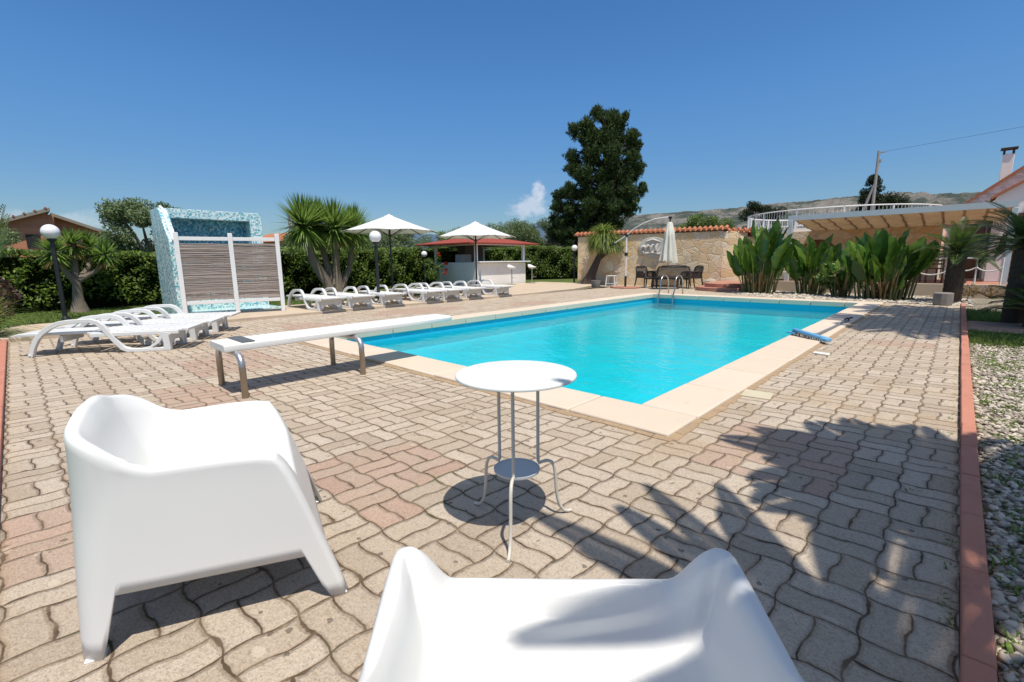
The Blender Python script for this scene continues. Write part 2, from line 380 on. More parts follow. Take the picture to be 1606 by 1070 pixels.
M['bar_wall'] = plain('white_render', (.80, .79, .76), .85, var=.06, scale=2, bump=.2, bscale=30, dirt=.12)
M['bar_grey'] = plain('grey_and_shaded_white', (.58, .63, .63), .7, var=.06, scale=3)  # bluish grey; on the bar side wall it paints shade onto white
M['bar_inside'] = plain('dark_interior_panel', (.16, .12, .12), .7, var=.2)
M['red_roof'] = plain('red_felt_roof', (.28, .066, .05), .9, var=.12, scale=6, bump=.4, bscale=60, spec=.1)
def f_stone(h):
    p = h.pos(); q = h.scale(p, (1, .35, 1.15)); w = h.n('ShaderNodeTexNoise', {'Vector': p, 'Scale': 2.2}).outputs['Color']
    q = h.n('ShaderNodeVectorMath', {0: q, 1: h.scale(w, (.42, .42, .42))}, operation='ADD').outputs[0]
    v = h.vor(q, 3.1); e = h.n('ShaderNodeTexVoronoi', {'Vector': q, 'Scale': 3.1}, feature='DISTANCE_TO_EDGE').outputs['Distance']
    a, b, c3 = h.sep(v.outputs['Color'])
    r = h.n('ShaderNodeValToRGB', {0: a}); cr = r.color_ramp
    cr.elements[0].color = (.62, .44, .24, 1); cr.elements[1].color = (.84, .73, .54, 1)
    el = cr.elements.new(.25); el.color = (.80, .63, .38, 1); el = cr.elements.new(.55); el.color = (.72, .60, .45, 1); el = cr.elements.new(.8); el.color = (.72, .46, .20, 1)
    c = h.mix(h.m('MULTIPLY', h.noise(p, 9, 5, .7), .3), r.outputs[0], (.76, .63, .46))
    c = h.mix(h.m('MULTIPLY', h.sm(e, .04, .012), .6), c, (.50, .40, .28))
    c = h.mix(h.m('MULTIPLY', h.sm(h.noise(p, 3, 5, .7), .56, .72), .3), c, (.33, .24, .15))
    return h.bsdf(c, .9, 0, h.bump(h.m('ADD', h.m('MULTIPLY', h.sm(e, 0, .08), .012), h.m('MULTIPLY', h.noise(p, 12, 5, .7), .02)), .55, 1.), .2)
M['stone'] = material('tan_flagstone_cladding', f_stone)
M['tile'] = material('terracotta_roof_tile', lambda h: h.bsdf(h.mix(h.m('ADD', h.m('MULTIPLY', h.island(), .6), h.m('MULTIPLY', h.noise(h.pos(), 4, 4), .4)), (.30, .095, .045), (.50, .22, .12)), .85, 0, h.bump(h.noise(h.pos(), 40, 3), .3, .01), .2))
M['red_tile'] = plain('red_floor_tile', (.42, .19, .13), .6, var=.15, scale=5, dirt=.2)
M['relief'] = plain('grey_plaster_relief', (.56, .53, .47), .8, var=.2, scale=9, bump=.5, bscale=25)
M['wicker'] = plain('dark_brown_resin', (.035, .03, .028), .45, var=.25, scale=20, spec=.4)
M['bark'] = plain('grey_bark', (.20, .165, .13), .95, var=.35, scale=8, bump=.8, bscale=22, spec=.1)
M['bark_dark'] = plain('dark_bark', (.085, .065, .05), .95, var=.4, scale=10, bump=.9, bscale=24, spec=.1)
M['cycad_bark'] = plain('scaly_trunk', (.075, .055, .04), .95, var=.5, scale=16, bump=1., bscale=30, spec=.1)
M['hedge'] = leafmat('hedge_leaves', (.020, .050, .008), (.21, .30, .045), .42, .35, 1.6)
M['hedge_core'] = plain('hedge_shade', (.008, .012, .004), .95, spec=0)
M['pine'] = leafmat('conifer_foliage', (.007, .019, .007), (.08, .125, .034), .6, .22, .9, .2)
M['olive'] = leafmat('olive_leaves', (.058, .095, .035), (.21, .275, .115), .5, .25, .6)
M['shrub'] = leafmat('broadleaf_shrub', (.035, .075, .014), (.17, .25, .055), .5, .3, .9)
M['dark_shrub'] = leafmat('dark_conifer', (.008, .018, .008), (.04, .06, .022), .6, .15, .5, .2)
M['yucca'] = leafmat('yucca_leaves', (.045, .105, .018), (.24, .35, .075), .4, .35, 2.)
M['ponytail'] = leafmat('ponytail_leaves', (.08, .13, .02), (.27, .34, .075), .5, .35, 2.)
M['cycad'] = leafmat('cycad_fronds', (.02, .05, .012), (.09, .15, .03), .38, .25, 2.5)
M['palm'] = leafmat('palm_fronds', (.025, .06, .012), (.11, .18, .04), .4, .25, 2.5)
M['grassy'] = leafmat('tussock_blades', (.05, .10, .015), (.24, .33, .07), .5, .35, 3.)
M['redbush'] = leafmat('bronze_leaves', (.035, .02, .018), (.15, .085, .06), .5, .2, 3.)
M['flower'] = leafmat('red_petals', (.35, .025, .015), (.62, .07, .04), .6, .3, 3.)
M['turf_blade'] = leafmat('grass_blades', (.05, .095, .016), (.19, .25, .06), .6, .3, .8, .2)
M['weed'] = leafmat('weed_leaves', (.06, .11, .018), (.20, .29, .06), .6, .3, 3., .2)
def f_strel(h):
    X, Y, Z = h.sep(h.pos()); t = h.m('ADD', h.m('MULTIPLY', h.island(), .65), h.m('MULTIPLY', h.noise(h.pos(), 3, 3), .4))
    c = h.mix(h.sm(t, .2, .95), (.028, .085, .014), (.19, .32, .045))
    stripe = h.noise(h.scale(h.pos(), (1, 1, 6)), 9, 2); c = h.mix(h.m('MULTIPLY', stripe, .3), c, (.03, .08, .014))
    b = h.bsdf(c, .3, 0, h.bump(stripe, .2, .01), .5); tr = h.n('ShaderNodeBsdfTranslucent', {'Color': h.mix(.5, c, (.3, .45, .05))}).outputs[0]
    return h.n('ShaderNodeMixShader', {0: .3, 1: b, 2: tr}).outputs[0]
M['strel'] = material('paddle_leaf', f_strel)
M['strel_stem'] = plain('paddle_leaf_stalk', (.12, .13, .045), .6, var=.4, scale=8)
M['dry'] = leafmat('dry_leaves', (.12, .075, .03), (.33, .23, .11), .8, .3, 3., .1)
M['brick'] = material('brick_wall', lambda h: h.bsdf(h.mix(h.noise(h.pos(), 3, 5, .7), h.n('ShaderNodeTexBrick', {'Vector': h.n('ShaderNodeMapping', {'Vector': h.pos(), 'Rotation': (R(90), 0, 0)}).outputs[0], 'Scale': 2.2, 'Color1': (.52, .23, .13), 'Color2': (.42, .17, .10), 'Mortar': (.42, .30, .21), 'Mortar Size': .012}).outputs[0], (.48, .22, .13)), .9, spec=.15))
M['eave'] = plain('weathered_eave', (.27, .24, .19), .9, var=.2, scale=4)
M['black'] = plain('dark_opening', (.012, .011, .01), .7, var=.3)
M['house_white'] = plain('white_house_render', (.80, .78, .76), .9, var=.06, scale=1.5, bump=.2, bscale=20, spec=.2, dirt=.15)
def f_split(h):
    p = h.pos(); v = h.vor(h.scale(p, (1., 1., 2.6)), 6.); a, b, c = h.sep(v.outputs['Color'])
    n = h.noise(h.scale(p, (1., 1., 2.)), 9, 5, .7)
    return h.bsdf(h.mix(a, (.62, .57, .54), (.84, .80, .77)), .9, 0, h.bump(h.m('ADD', a, n), .8, .06), .2)
M['split'] = material('white_split_stone', f_split)
M['glass'] = plain('dark_window_glass', (.03, .035, .04), .08, var=.1, spec=.8)
M['wood'] = plain('brown_door_wood', (.13, .055, .03), .6, var=.25, scale=6)
M['pergola'] = plain('pale_blue_painted_beam', (.52, .58, .60), .55, var=.08, scale=5, dirt=.2)
M['cane'] = material('cane_matting', lambda h: h.n('ShaderNodeMixShader', {0: .5, 2: h.n('ShaderNodeBsdfTranslucent', {'Color': h.mix(h.sm(h.noise(h.scale(h.pos(), (.8, 30, 3)), 3, 4, .7), .42, .62), (.40, .32, .22), (.84, .74, .58))}).outputs[0], 1: h.bsdf(h.mix(h.noise(h.scale(h.pos(), (1.2, 22, 4)), 3, 4, .7), (.36, .27, .17), (.74, .62, .46)), .85, 0, None, .1)}).outputs[0])
M['rope'] = plain('white_rope', (.66, .64, .60), .9, var=.15, scale=40, bump=.5, bscale=90)
M['blue'] = plain('sky_blue_plastic', (.13, .36, .60), .45, var=.1, scale=8, spec=.5)
M['alu'] = plain('grey_aluminium', (.33, .34, .35), .4, .6, var=.1)
M['rock'] = plain('rough_rock', (.40, .34, .27), .95, var=.25, scale=5, bump=.9, bscale=14, spec=.1)
M['stump'] = plain('weathered_grey_stone', (.24, .22, .20), .95, var=.3, scale=5, bump=.8, bscale=18, spec=.1, dirt=.3)
M['pole'] = plain('grey_concrete_pole', (.30, .28, .26), .9, var=.12)
M['lid'] = plain('cream_plastic_lid', (.52, .46, .33), .7, var=.08)
M['white_stone'] = plain('white_stone_chip', (.70, .68, .63), .8, var=.08)
M['yellow'] = plain('yellow_petals', (.62, .42, .05), .7, var=.1)

# ------------------------------------------------------------------ setting: ground, deck, pool
POOL = (-7.10, -1.66, 3.20, 14.10)
def sheet(name, polys, z, mat, label, cat):
    m = MB()
    for poly in polys: m.add([(x, y, z) for x, y in poly], [tuple(range(len(poly)))])
    return struct(m.build(name, mat, smooth=0), label, cat)
def rect(x0, x1, y0, y1): return [(x0, y0), (x1, y0), (x1, y1), (x0, y1)]
sheet('ground', [rect(-1500, -7.6, -1500, 1500), rect(-1.2, 1500, -1500, 1500), rect(-7.6, -1.2, -1500, 2.7), rect(-7.6, -1.2, 14.6, 1500)], -.06, M['ground'], 'dry grassy ground stretching to the horizon', 'ground')
hx0, hx1, hy0, hy1 = -7.38, -1.40, 2.90, 14.40
sheet('paved_deck', [rect(-10.4, hx0, -.19, 14.4), rect(hx1, .12, -.19, 14.75), rect(hx0, hx1, -.19, hy0),
                     [(-10.4, 14.4), (hx1, 14.4), (hx1, 14.75), (-1.5, 15.0), (-2.8, 15.1), (-4.0, 15.1), (-5.2, 15.9), (-5.5, 17.6), (-5.5, 20.5), (-13.2, 19.6), (-13.2, 18.2), (-10.4, 17.0)]],
      0, M['paver'], 'beige wavy interlocking pavers around the pool', 'paving')
sheet('lawn', [rect(-16.6, -10.2, -1.2, 0.6), rect(-19.5, -12.2, .6, 12.0), rect(-20, -15.0, 12., 18.5), rect(-20, -12.9, 18.5, 24), rect(-30, -16.6, -14, .6)], -.012, M['lawn'], 'mown lawn strip between the sun terrace and hedge', 'lawn')
sheet('planting_soil', [rect(-16.6, -.3, -7., -.26)], -.03, M['lawn'], 'soil of the planting bed on the left', 'soil')
# raised concrete sun terrace on the left
pm = MB()
pm.prism([(-12.55, -.28), (-10.4, -.28), (-10.36, 11.6), (-10.55, 14.6), (-11.4, 17.4), (-12.4, 18.25), (-15.3, 18.25), (-15.3, 11.8), (-12.55, 11.3)], -.05, .065, 'xy')
struct(pm.build('sun_terrace', M['concrete'], bevel=.012), 'low beige concrete terrace under the far loungers', 'terrace')
# coping slabs
cm = MB(); ct, cb = .028, -.10
def slabs(a0, a1, n, fixed, horiz):
    ln = (a1-a0)/n
    for i in range(n):
        s0, s1 = a0+i*ln+.005, a0+(i+1)*ln-.005; dz = random.uniform(-.002, .002)
        c0, c1 = fixed
        d = (s1-s0, c1-c0, ct-cb+dz) if horiz else (c1-c0, s1-s0, ct-cb+dz)
        c = ((s0+s1)/2, (c0+c1)/2, (ct+cb+dz)/2) if horiz else ((c0+c1)/2, (s0+s1)/2, (ct+cb+dz)/2)
        cm.box(c, d)
x0, x1, y0, y1 = POOL
slabs(x0+.02, x1-.38, 6, (2.76, y0+.03), True); slabs(x1-.38, x1+.42, 1, (2.76, y0+.03), True)
slabs(y0+.03, y1-.03, 13, (x1-.03, x1+.42), False); slabs(x0+.02, x1+.42, 8, (y1-.03, 14.52), True)
slabs(2.76, 14.52, 14, (x0-.42, x0+.03), False)
struct(cm.build('pool_coping', M['coping'], bevel=.014, seg=3), 'cream stone coping slabs edging the pool', 'coping')
sl = MB()   # mortar strip beside the coping
for i in range(90):
    yy = 2.75 + 11.7*i/90; sl.box((-1.225+random.uniform(-.012, .012), yy+.06, .0), (.05+random.uniform(0, .03), .125, .012+random.uniform(0, .006)), random.uniform(-.1, .1))
for i in range(48):
    xx = -7.4+6.2*i/48; sl.box((xx+.06, 2.735+random.uniform(-.012, .012), .0), (.125, .05+random.uniform(0, .03), .012+random.uniform(0, .006)), random.uniform(-.1, .1))
struct(sl.build('mortar_strip', plain('sandy_mortar', (.36, .26, .165), .95, var=.25, scale=9, bump=.8, bscale=50, spec=.1), smooth=0, bevel=.004), 'crumbling sandy mortar along the coping', 'mortar')
bm_ = MB(); zb = -.44
bm_.add([(x0,y0,-.09),(x1,y0,-.09),(x1,y1,-.09),(x0,y1,-.09),(x0,y0,zb),(x1,y0,zb),(x1,y1,zb),(x0,y1,zb)], [(4,5,6,7),(0,4,7,3),(1,2,6,5),(0,1,5,4),(3,7,6,2)])
struct(bm_.build('pool_basin', M['liner'], smooth=0), 'turquoise lined pool walls and floor', 'pool basin')
wm = MB(); wm.add([(x0+.002,y0+.002,-.20),(x1-.002,y0+.002,-.20),(x1-.002,y1-.002,-.20),(x0+.002,y1-.002,-.20)], [(0,1,2,3)])
struct(wm.build('pool_water', M['water'], smooth=0), 'clear turquoise pool water with gentle ripples', 'water')
# kerbs
km = MB(); yk = -.3
while yk < 14.75:
    ln = random.choice((.5, .5, .52, .48)); km.box((.155+random.uniform(-.002, .002), yk+ln/2, -.005+random.uniform(-.003, .003)), (.07, ln-.004, .10)); yk += ln
struct(km.build('right_kerb', M['kerb'], bevel=.007), 'weathered red kerb between pavers and gravel', 'kerb')
km = MB(); xk = -10.4
while xk < .1:
    ln = .5; km.box((xk+ln/2, -.225, -.002), (ln-.004, .07, .10)); xk += ln
struct(km.build('left_kerb', M['kerb'], bevel=.007), 'red kerb along the left planting bed', 'kerb')
# right-hand gravel, grass and path
sheet('gravel_bed', [rect(.19, 7, -1, 8.7), [(.12, 14.75), (hx1, 14.75), (-1.5, 15.0), (-2.8, 15.1), (-4.0, 15.1), (-5.2, 15.9), (-5.5, 17.6), (-5.5, 18.7), (7, 18.7), (7, 13.6), (.19, 13.6)]], -.022, M['gravel'], 'pale gravel bed beside the paving', 'gravel')
sheet('grass_verge', [rect(.19, 7, 8.7, 9.95), rect(.19, 7, 11.45, 13.6)], -.018, M['lawn'], 'strips of grass beside the pink path', 'grass')
sheet('garden_path', [rect(.19, 7, 9.95, 11.45)], .0, M['path'], 'pinkish path leading off to the right', 'path')

# pebbles: one uncountable mass
def ico():
    t = (1+5**.5)/2
    v = [(-1,t,0),(1,t,0),(-1,-t,0),(1,-t,0),(0,-1,t),(0,1,t),(0,-1,-t),(0,1,-t),(t,0,-1),(t,0,1),(-t,0,-1),(-t,0,1)]
    f = [(0,11,5),(0,5,1),(0,1,7),(0,7,10),(0,10,11),(1,5,9),(5,11,4),(11,10,2),(10,7,6),(7,1,8),(3,9,4),(3,4,2),(3,2,6),(3,6,8),(3,8,9),(4,9,5),(2,4,11),(6,2,10),(8,6,7),(9,8,1)]
    v = [Vector(p).normalized() for p in v]; nf = []; mid = {}
    def md(a, b):
        k = (min(a,b), max(a,b))
        if k not in mid: mid[k] = len(v); v.append(((v[a]+v[b])/2).normalized())
        return mid[k]
    for a, b, c in f:
        x, y, z = md(a,b), md(b,c), md(c,a); nf += [(a,x,z),(b,y,x),(c,z,y),(x,y,z)]
    return np.array([tuple(p) for p in v]), np.array(nf)
IV, IF = ico()
def pebbles(name, n, fx, rlo, rhi, mat, z0):
    pos = fx(n); r = rlo+rng.random(n)**1.6*(rhi-rlo)
    Vv = IV[None]*(1+rng.normal(size=(n, len(IV), 1))*.09)
    S3 = np.stack([1+rng.random(n)*.55, .75+rng.random(n)*.4, .5+rng.random(n)*.3], 1); Vv = Vv*S3[:, None, :]
    a = rng.random(n)*6.28; t = rng.normal(size=n)*.3; ca, sa = np.cos(a), np.sin(a)
    z = Vv[..., 2]*np.cos(t)[:, None]+Vv[..., 0]*np.sin(t)[:, None]; xx = Vv[..., 0]*np.cos(t)[:, None]-Vv[..., 2]*np.sin(t)[:, None]
    Vv = np.stack([xx*ca[:, None]-Vv[..., 1]*sa[:, None], xx*sa[:, None]+Vv[..., 1]*ca[:, None], z], 2)*r[:, None, None]
    Vv = Vv + np.concatenate([pos, (z0+r*.25+rng.random(n)*.018)[:, None]], 1)[:, None, :]
    F = (IF[None]+(np.arange(n)*len(IV))[:, None, None]).reshape(-1, 3)
    me = bpy.data.meshes.new(name); Vv = Vv.reshape(-1, 3)
    me.vertices.add(len(Vv)); me.vertices.foreach_set('co', Vv.reshape(-1).astype(np.float32))
    me.loops.add(len(F)*3); me.loops.foreach_set('vertex_index', F.reshape(-1).astype(np.int32))
    me.polygons.add(len(F)); me.polygons.foreach_set('loop_start', np.arange(0, len(F)*3, 3, dtype=np.int32)); me.polygons.foreach_set('loop_total', np.full(len(F), 3, dtype=np.int32))
    me.polygons.foreach_set('use_smooth', np.ones(len(F), dtype=bool)); me.update(calc_edges=True); me.materials.append(mat)
    o = bpy.data.objects.new(name, me); col.objects.link(o); return o
def near_xy(n):
    y = 1.2+rng.random(n)**1.5*7.4; return np.stack([.205+rng.random(n)*(.35+.07*y), y], 1)
tag(pebbles('loose_pebbles', 9500, near_xy, .007, .019, M['pebble'], -.03), 'loose white and grey pebbles beside the red kerb', 'pebbles', kind='stuff')
def far_xy(n):
    x = -5.6+rng.random(n)*5.9; lo = np.interp(x, [-5.6, -5.2, -4, -2.8, -1.5, .3], [16.8, 15.95, 15.1, 15.12, 15.0, 14.8]); return np.stack([x, lo+rng.random(n)**1.3*2.6], 1)
tag(pebbles('bed_stones', 3800, far_xy, .018, .05, M['pebble'], -.03), 'cream stones covering the bed below the paddle-leaved plants', 'stones', kind='stuff')
# grass blades on lawns (one mass)
def blades(n, fx, h0, h1, w):
    p = fx(n); base = np.concatenate([p, np.full((n, 1), -.012)], 1); d = unit(rng.normal(size=(n, 3))*np.array([.5, .5, 0])+np.array([0, 0, 1.]))
    hh = (h0+rng.random(n)*(h1-h0))[:, None]; s = unit(np.cross(d, rng.normal(size=(n, 3))))*w
    return np.stack([base-s, base+s, base+d*hh+s*.2, base+d*hh-s*.2], 1)
def lawn_xy(n): return np.stack([-12.6-rng.random(n)**1.2*4.4, -.6+rng.random(n)*13], 1)
tag(quads_mesh('lawn_grass', blades(26000, lawn_xy, .02, .06, .006), M['turf_blade']), 'short green grass on the lawn by the hedge', 'grass', kind='stuff')
def verge_xy(n):
    k = rng.random(n) < .4; y = np.where(k, 8.3+rng.random(n)**.7*1.6, 11.5+rng.random(n)*2.2); return np.stack([.2+rng.random(n)**1.3*2.4, y], 1)
tag(quads_mesh('verge_grass', blades(9000, verge_xy, .03, .09, .005), M['turf_blade']), 'tufty grass on both sides of the pink path', 'grass', kind='stuff')

# ------------------------------------------------------------------ foreground chairs
def chair_mesh():
    """moulded tub shell: loop of plan positions round the chair, rows from foot to rim and down to the seat"""
    def arc(cx, cy, r, a0, a1, n): return [(cx+r*math.cos(a0+(a1-a0)*i/n), cy+r*math.sin(a0+(a1-a0)*i/n)) for i in range(n+1)]
    def lin(a, b, n): return [(a[0]+(b[0]-a[0])*i/n, a[1]+(b[1]-a[1])*i/n) for i in range(1, n)]
    def loop(rb, rf):
        q = arc(1-rf, 1-rf, rf, 0, math.pi/2, 12)+lin((1-rf, 1), (-1+rf, 1), 56)
        q += arc(-1+rf, 1-rf, rf, math.pi/2, math.pi, 12)+lin((-1, 1-rf), (-1, -1+rb), 44)
        q += arc(-1+rb, -1+rb, rb, math.pi, 1.5*math.pi, 22)+lin((-1+rb, -1), (1-rb, -1), 40)
        q += arc(1-rb, -1+rb, rb, 1.5*math.pi, 2*math.pi, 22)+lin((1, -1+rb), (1, 1-rf), 44)
        return q
    LO, HI = loop(.15, .07), loop(.46, .09); NS = len(LO)
    itp = lambda x, xs, ys: float(np.interp(x, xs, ys))
    sst = lambda t: (lambda q: q*q*(3-2*q))(min(1, max(0, t)))
    hxz = lambda z: itp(z, [0, .2, .4, .55, .73], [.382, .372, .362, .352, .356])
    ybz = lambda z: itp(z, [0, .2, .5, .73], [-.386, -.382, -.374, -.366])
    yfz = lambda z: itp(z, [0, .1, .2, .3, .364, .42, .46, .495, .52, .54, .552, .56], [.354, .325, .295, .265, .246, .227, .213, .197, .180, .160, .138, .112])
    def zrim(nx, ny):
        z = .558
        if ny < -.15: z = .558+.108*sst((-ny-.15)/.80)+.046*sst((-ny-.62)/.36)*(1-sst((abs(nx)-.15)/.8))
        if ny > .35: z -= .016*((ny-.35)/.65)**2
        if ny > .80:
            k = sst((abs(nx)-.68)/.25); zf = .428+.114*k; z = min(z, zf) if ny > .9 else z
        return z
    def zbot(nx, ny):
        ax, ay = abs(nx), abs(ny)
        if ax > .93:
            a = (ny+1)/2; return (.192-.022*a)*min(sst((a-.085)/.028), sst((.915-a)/.028))
        return .19*sst((.86-ax)/.03)
    rows = [[] for _ in range(15)]
    for k in range(NS):
        nlx, nly = LO[k]; nhx, nhy = HI[k]; zr = zrim(nhx, nhy); zb = zbot(nlx, nly)
        def outer(z):
            f = sst(z/.62); nx = nlx+(nhx-nlx)*f; ny = nly+(nhy-nly)*f
            yb, yf = ybz(z), yfz(z); return Vector((hxz(z)*nx*(1-.088*(.85-ny)), yb+(ny+1)/2*(yf-yb), z))
        zt_ = zr-.020
        for r in range(9): rows[r].append(outer(zb+(zt_-zb)*(0, .1, .25, .42, .6, .78, .90, .965, 1)[r]))
        base = outer(zt_); yfr = .185-.085*sst((abs(nhx)-.45)/.5)
        seat = Vector((nhx*.275*(1-.088*(.85-nhy)), -.185+(nhy+1)/2*(yfr+.185), .347+.012*max(0, nhy)))
        inw = Vector((seat.x-base.x, seat.y-base.y, 0)).normalized()
        rows[9].append(base+inw*.005+Vector((0, 0, .013)))
        rows[10].append(base+inw*.020+Vector((0, 0, .020)))
        rows[11].append(base+inw*.038+Vector((0, 0, .015)))
        p0 = base+inw*.050; drop = max(0, p0.z-seat.z)
        rows[12].append(p0); rows[13].append(p0.lerp(seat, .38)+Vector((0, 0, -drop*.42))); rows[14].append(seat)
    for q in (.8, .55, .3): rows.append([Vector((p.x*q, .0+p.y*q, .347-.014*(1-q)+p.y*q*.07)) for p in rows[14]])
    # relax the upper shell a little so rim and horns read as one moulded surface
    for it in range(3):
        new = [r[:] for r in rows]
        for r in range(9, 17):
            for k in range(NS):
                av = (rows[r-1][k]+rows[r+1][k]+rows[r][k-1]+rows[r][(k+1) % NS])/4; new[r][k] = rows[r][k].lerp(av, .5 if r > 9 else .25)
        rows = new
    vs = [p for r in rows for p in r]; fs = []
    for r in range(len(rows)-1):
        for k in range(NS):
            a = r*NS+k; b = r*NS+(k+1) % NS; fs.append((a, b, b+NS, a+NS))
    vs.append(Vector((0, .0, .331))); c = len(vs)-1
    for k in range(NS): fs.append(((len(rows)-1)*NS+k, (len(rows)-1)*NS+(k+1) % NS, c))
    return vs, fs
def make_chair(label, loc, rz):
    t = thing('armchair', label, 'armchair', loc, rz, 'white moulded armchairs')
    m = MB(); m.add(*chair_mesh())
    m.build('moulded_shell', M['plastic'], t, smooth=1.3, solid=.011)
    for sx in (-1, 1):
        MB().box((sx*.360, .322, .002), (.044, .052, .009), 0).build('foot_pad', M['plastic'], t, bevel=.004)
        MB().box((sx*.298, -.350, .002), (.044, .050, .009), 0).build('foot_pad', M['plastic'], t, bevel=.004)
    return t
fa = Vector((.3061, .9520)); make_chair('white moulded plastic armchair on the left facing the round table', (-1.908, .447, 0), math.atan2(-fa.x, fa.y))
fb = Vector((-.667, .745)); make_chair('white armchair nearest the viewer with palm frond shadow on its seat', (-.440, .602, 0), math.atan2(-fb.x, fb.y))

# ------------------------------------------------------------------ round table
t = thing('side_table', 'small round off-white metal table on thin curved legs by the pool', 'table', (-1.285, 1.375, 0))
MB().lathe([(.0, .668), (.243, .668), (.249, .671), (.25, .676), (.248, .681), (.243, .683), (0, .683)], n=64).build('tabletop', M['table_white'], t, smooth=.9)
MB().lathe([(0, .252), (.092, .252), (.098, .256), (.099, .266), (.095, .266), (.092, .260), (0, .258)], n=48).build('shelf', M['shelf'], t, smooth=.5)
for ang in (-55, 182, 66):
    a = R(ang); ca, sa = math.cos(a), math.sin(a); pr = []
    for r_, z_ in [(.100, .668), (.100, .5), (.100, .33), (.101, .28), (.106, .268), (.125, .272), (.148, .272), (.167, .262), (.180, .238), (.186, .2), (.190, .14), (.197, .085), (.209, .045), (.228, .018), (.25, .009), (.268, .008)]:
        pr.append((r_*ca, r_*sa, z_))
    MB().tube(pr, .0072, 10).build('leg', M['table_leg'], t, smooth=1.)

# ------------------------------------------------------------------ diving board
t = thing('diving_board', 'white diving board on two steel hoops reaching over the pool edge', 'diving board', (-4.68, 1.15, 0))
m = MB(); yb = [0, .02, .5, 1.2, 1.9, 2.45, 2.53]; wd = [.212, .218, .218, .216, .212, .205, .16]
prof = []
for y, w in zip(yb, wd):
    z1 = .452+.006*y; th = .058-.006*y
    prof.append([(-w, y, z1-th), (w, y, z1-th), (w+.004, y, z1-th*.5), (w, y, z1), (w-.03, y, z1+.006), (-w+.03, y, z1+.006), (-w, y, z1), (-w-.004, y, z1-th*.5)])
vs = [p for r in prof for p in r]; fs = []
for i in range(len(prof)-1):
    for k in range(8): a = i*8+k; b = i*8+(k+1) % 8; fs.append((a, a+8, b+8, b))
fs += [tuple(range(8)), tuple(range(len(vs)-1, len(vs)-9, -1))]
m.add(vs, fs); m.build('board', M['board_top'], t, bevel=.005)
MB().box((.0, .20, .4645), (.40, .11, .008), 0).build('grip_plate', M['grip'], t, bevel=.002)
for yy in (.09, 1.20):
    pth = [(-.33, yy, -.01), (-.33, yy, .2), (-.325, yy, .27)]
    for k in range(7): q = math.pi-k*math.pi/2/6; pth.append((-.225+.105*math.cos(q), yy, .27+.105*math.sin(q)))
    pth += [(0, yy, .376)]
    pth += [(-x, y, z) for x, y, z in reversed(pth[:-1])]
    MB().tube(pth, .027, 14).build('support_hoop', M['hoop'], t, smooth=1.)
    b = MB().box((0, yy, .400), (.30, .10, .014)); b.box((-.10, yy, .388), (.03, .06, .02)); b.box((.10, yy, .388), (.03, .06, .02)); b.build('bracket', M['hoop'], t, bevel=.003)

# ------------------------------------------------------------------ sun loungers
def make_lounger(label, group):
    t = thing('sun_lounger', label, 'sun lounger', (0, 0, 0), 0, group)
    path = [(.0, .0), (.035, .12), (.09, .23), (.16, .31), (.25, .375), (.34, .415), (.42, .43), (.55, .437), (.68, .435), (.745, .41), (.80, .35), (.86, .25), (.93, .14), (.99, .06), (1.04, .028), (1.12, .022), (1.3, .022), (1.46, .022)]
    wds = [.05, .052, .055, .058, .06, .058, .055, .052, .055, .06, .062, .062, .06, .06, .05, .045, .045, .045]
    for s in (-1, 1):
        m = MB(); y = s*.27; m.ribbon(path, wds, y-.028, y+.028)
        m.ribbon([(1.495, .0), (1.497, .1), (1.49, .2), (1.50, .25)], [.09, .075, .085, .15], y-.026, y+.026)
        m.ribbon([(.99, .075), (1.08, .04), (1.18, .03), (1.3, .05), (1.40, .12), (1.45, .2), (1.44, .25)], [.03, .03, .03, .03, .04, .05, .06], y-.024, y+.024)
        m.box((1.15, y, .245), (1.0, .045, .05)); m.sphere((.0, y, .025), .035, 10, 6)
        m.build('side_frame', M['lounger_plastic'], t, smooth=.9, bevel=.006)
    m = MB(); x = .66
    while x < 1.68:
        m.box((x+.045, 0, .285-.0), (.082, .50, .022)); x += .094
    m.box((1.73, 0, .278), (.075, .57, .034), 0, 0, .12); m.box((1.17, .255, .272), (1.1, .04, .03)); m.box((1.17, -.255, .272), (1.1, .04, .03))
    m.build('seat', M['lounger_plastic'], t, bevel=.006)
    m = MB(); m.prism([(-.20, .275), (-.12, .297), (.64, .300), (.64, .270), (-.12, .258), (-.20, .262)], -.235, .235)
    m.build('backrest', M['lounger_plastic'], t, bevel=.008)
    m = MB(); m.prism([(-.25, .0), (-.25, .26), (.25, .26), (.25, .0), (.20, .0), (.16, .08), (.08, .12), (-.08, .12), (-.16, .08), (-.20, .0)], 1.50, 1.525, 'yz')
    m.build('end_panel', M['lounger_plastic'], t, bevel=.004)
    MB().box((.72, .0, .255), (.05, .5, .03)).build('cross_brace', M['lounger_plastic'], t); MB().prism([(-.24, .25), (.24, .25), (.22, .17), (-.22, .17)], .30, .33, 'yz').build('head_brace', M['lounger_plastic'], t)
    return t
ang = math.atan2(1.29, .77); ca, sa = math.cos(ang), math.sin(ang)
proto = None
LA = [('white resin sun lounger in the left row, nearest the camera', (-8.44, .03)), ('white resin sun lounger in the middle of the left row of three', (-9.08, .47)), ('white resin sun lounger in the left row, next to the slatted screen', (-9.80, .95))]
for lab, (px, py) in LA:
    loc = (px-sa*.27, py+ca*.27, 0)
    if proto is None: proto = make_lounger(lab, 'loungers in the left row'); proto.location = loc; proto.rotation_euler = (0, 0, ang)
    else: dup(proto, loc, ang, lab)
LB = [(4.57, 5.15, .05), (5.42, 6.03, -.02), (6.36, 6.94, -.05), (7.42, 8.05, .06), (8.2, 8.82, .01), (9.17, 9.75, -.06), (10.23, 10.85, .04)]
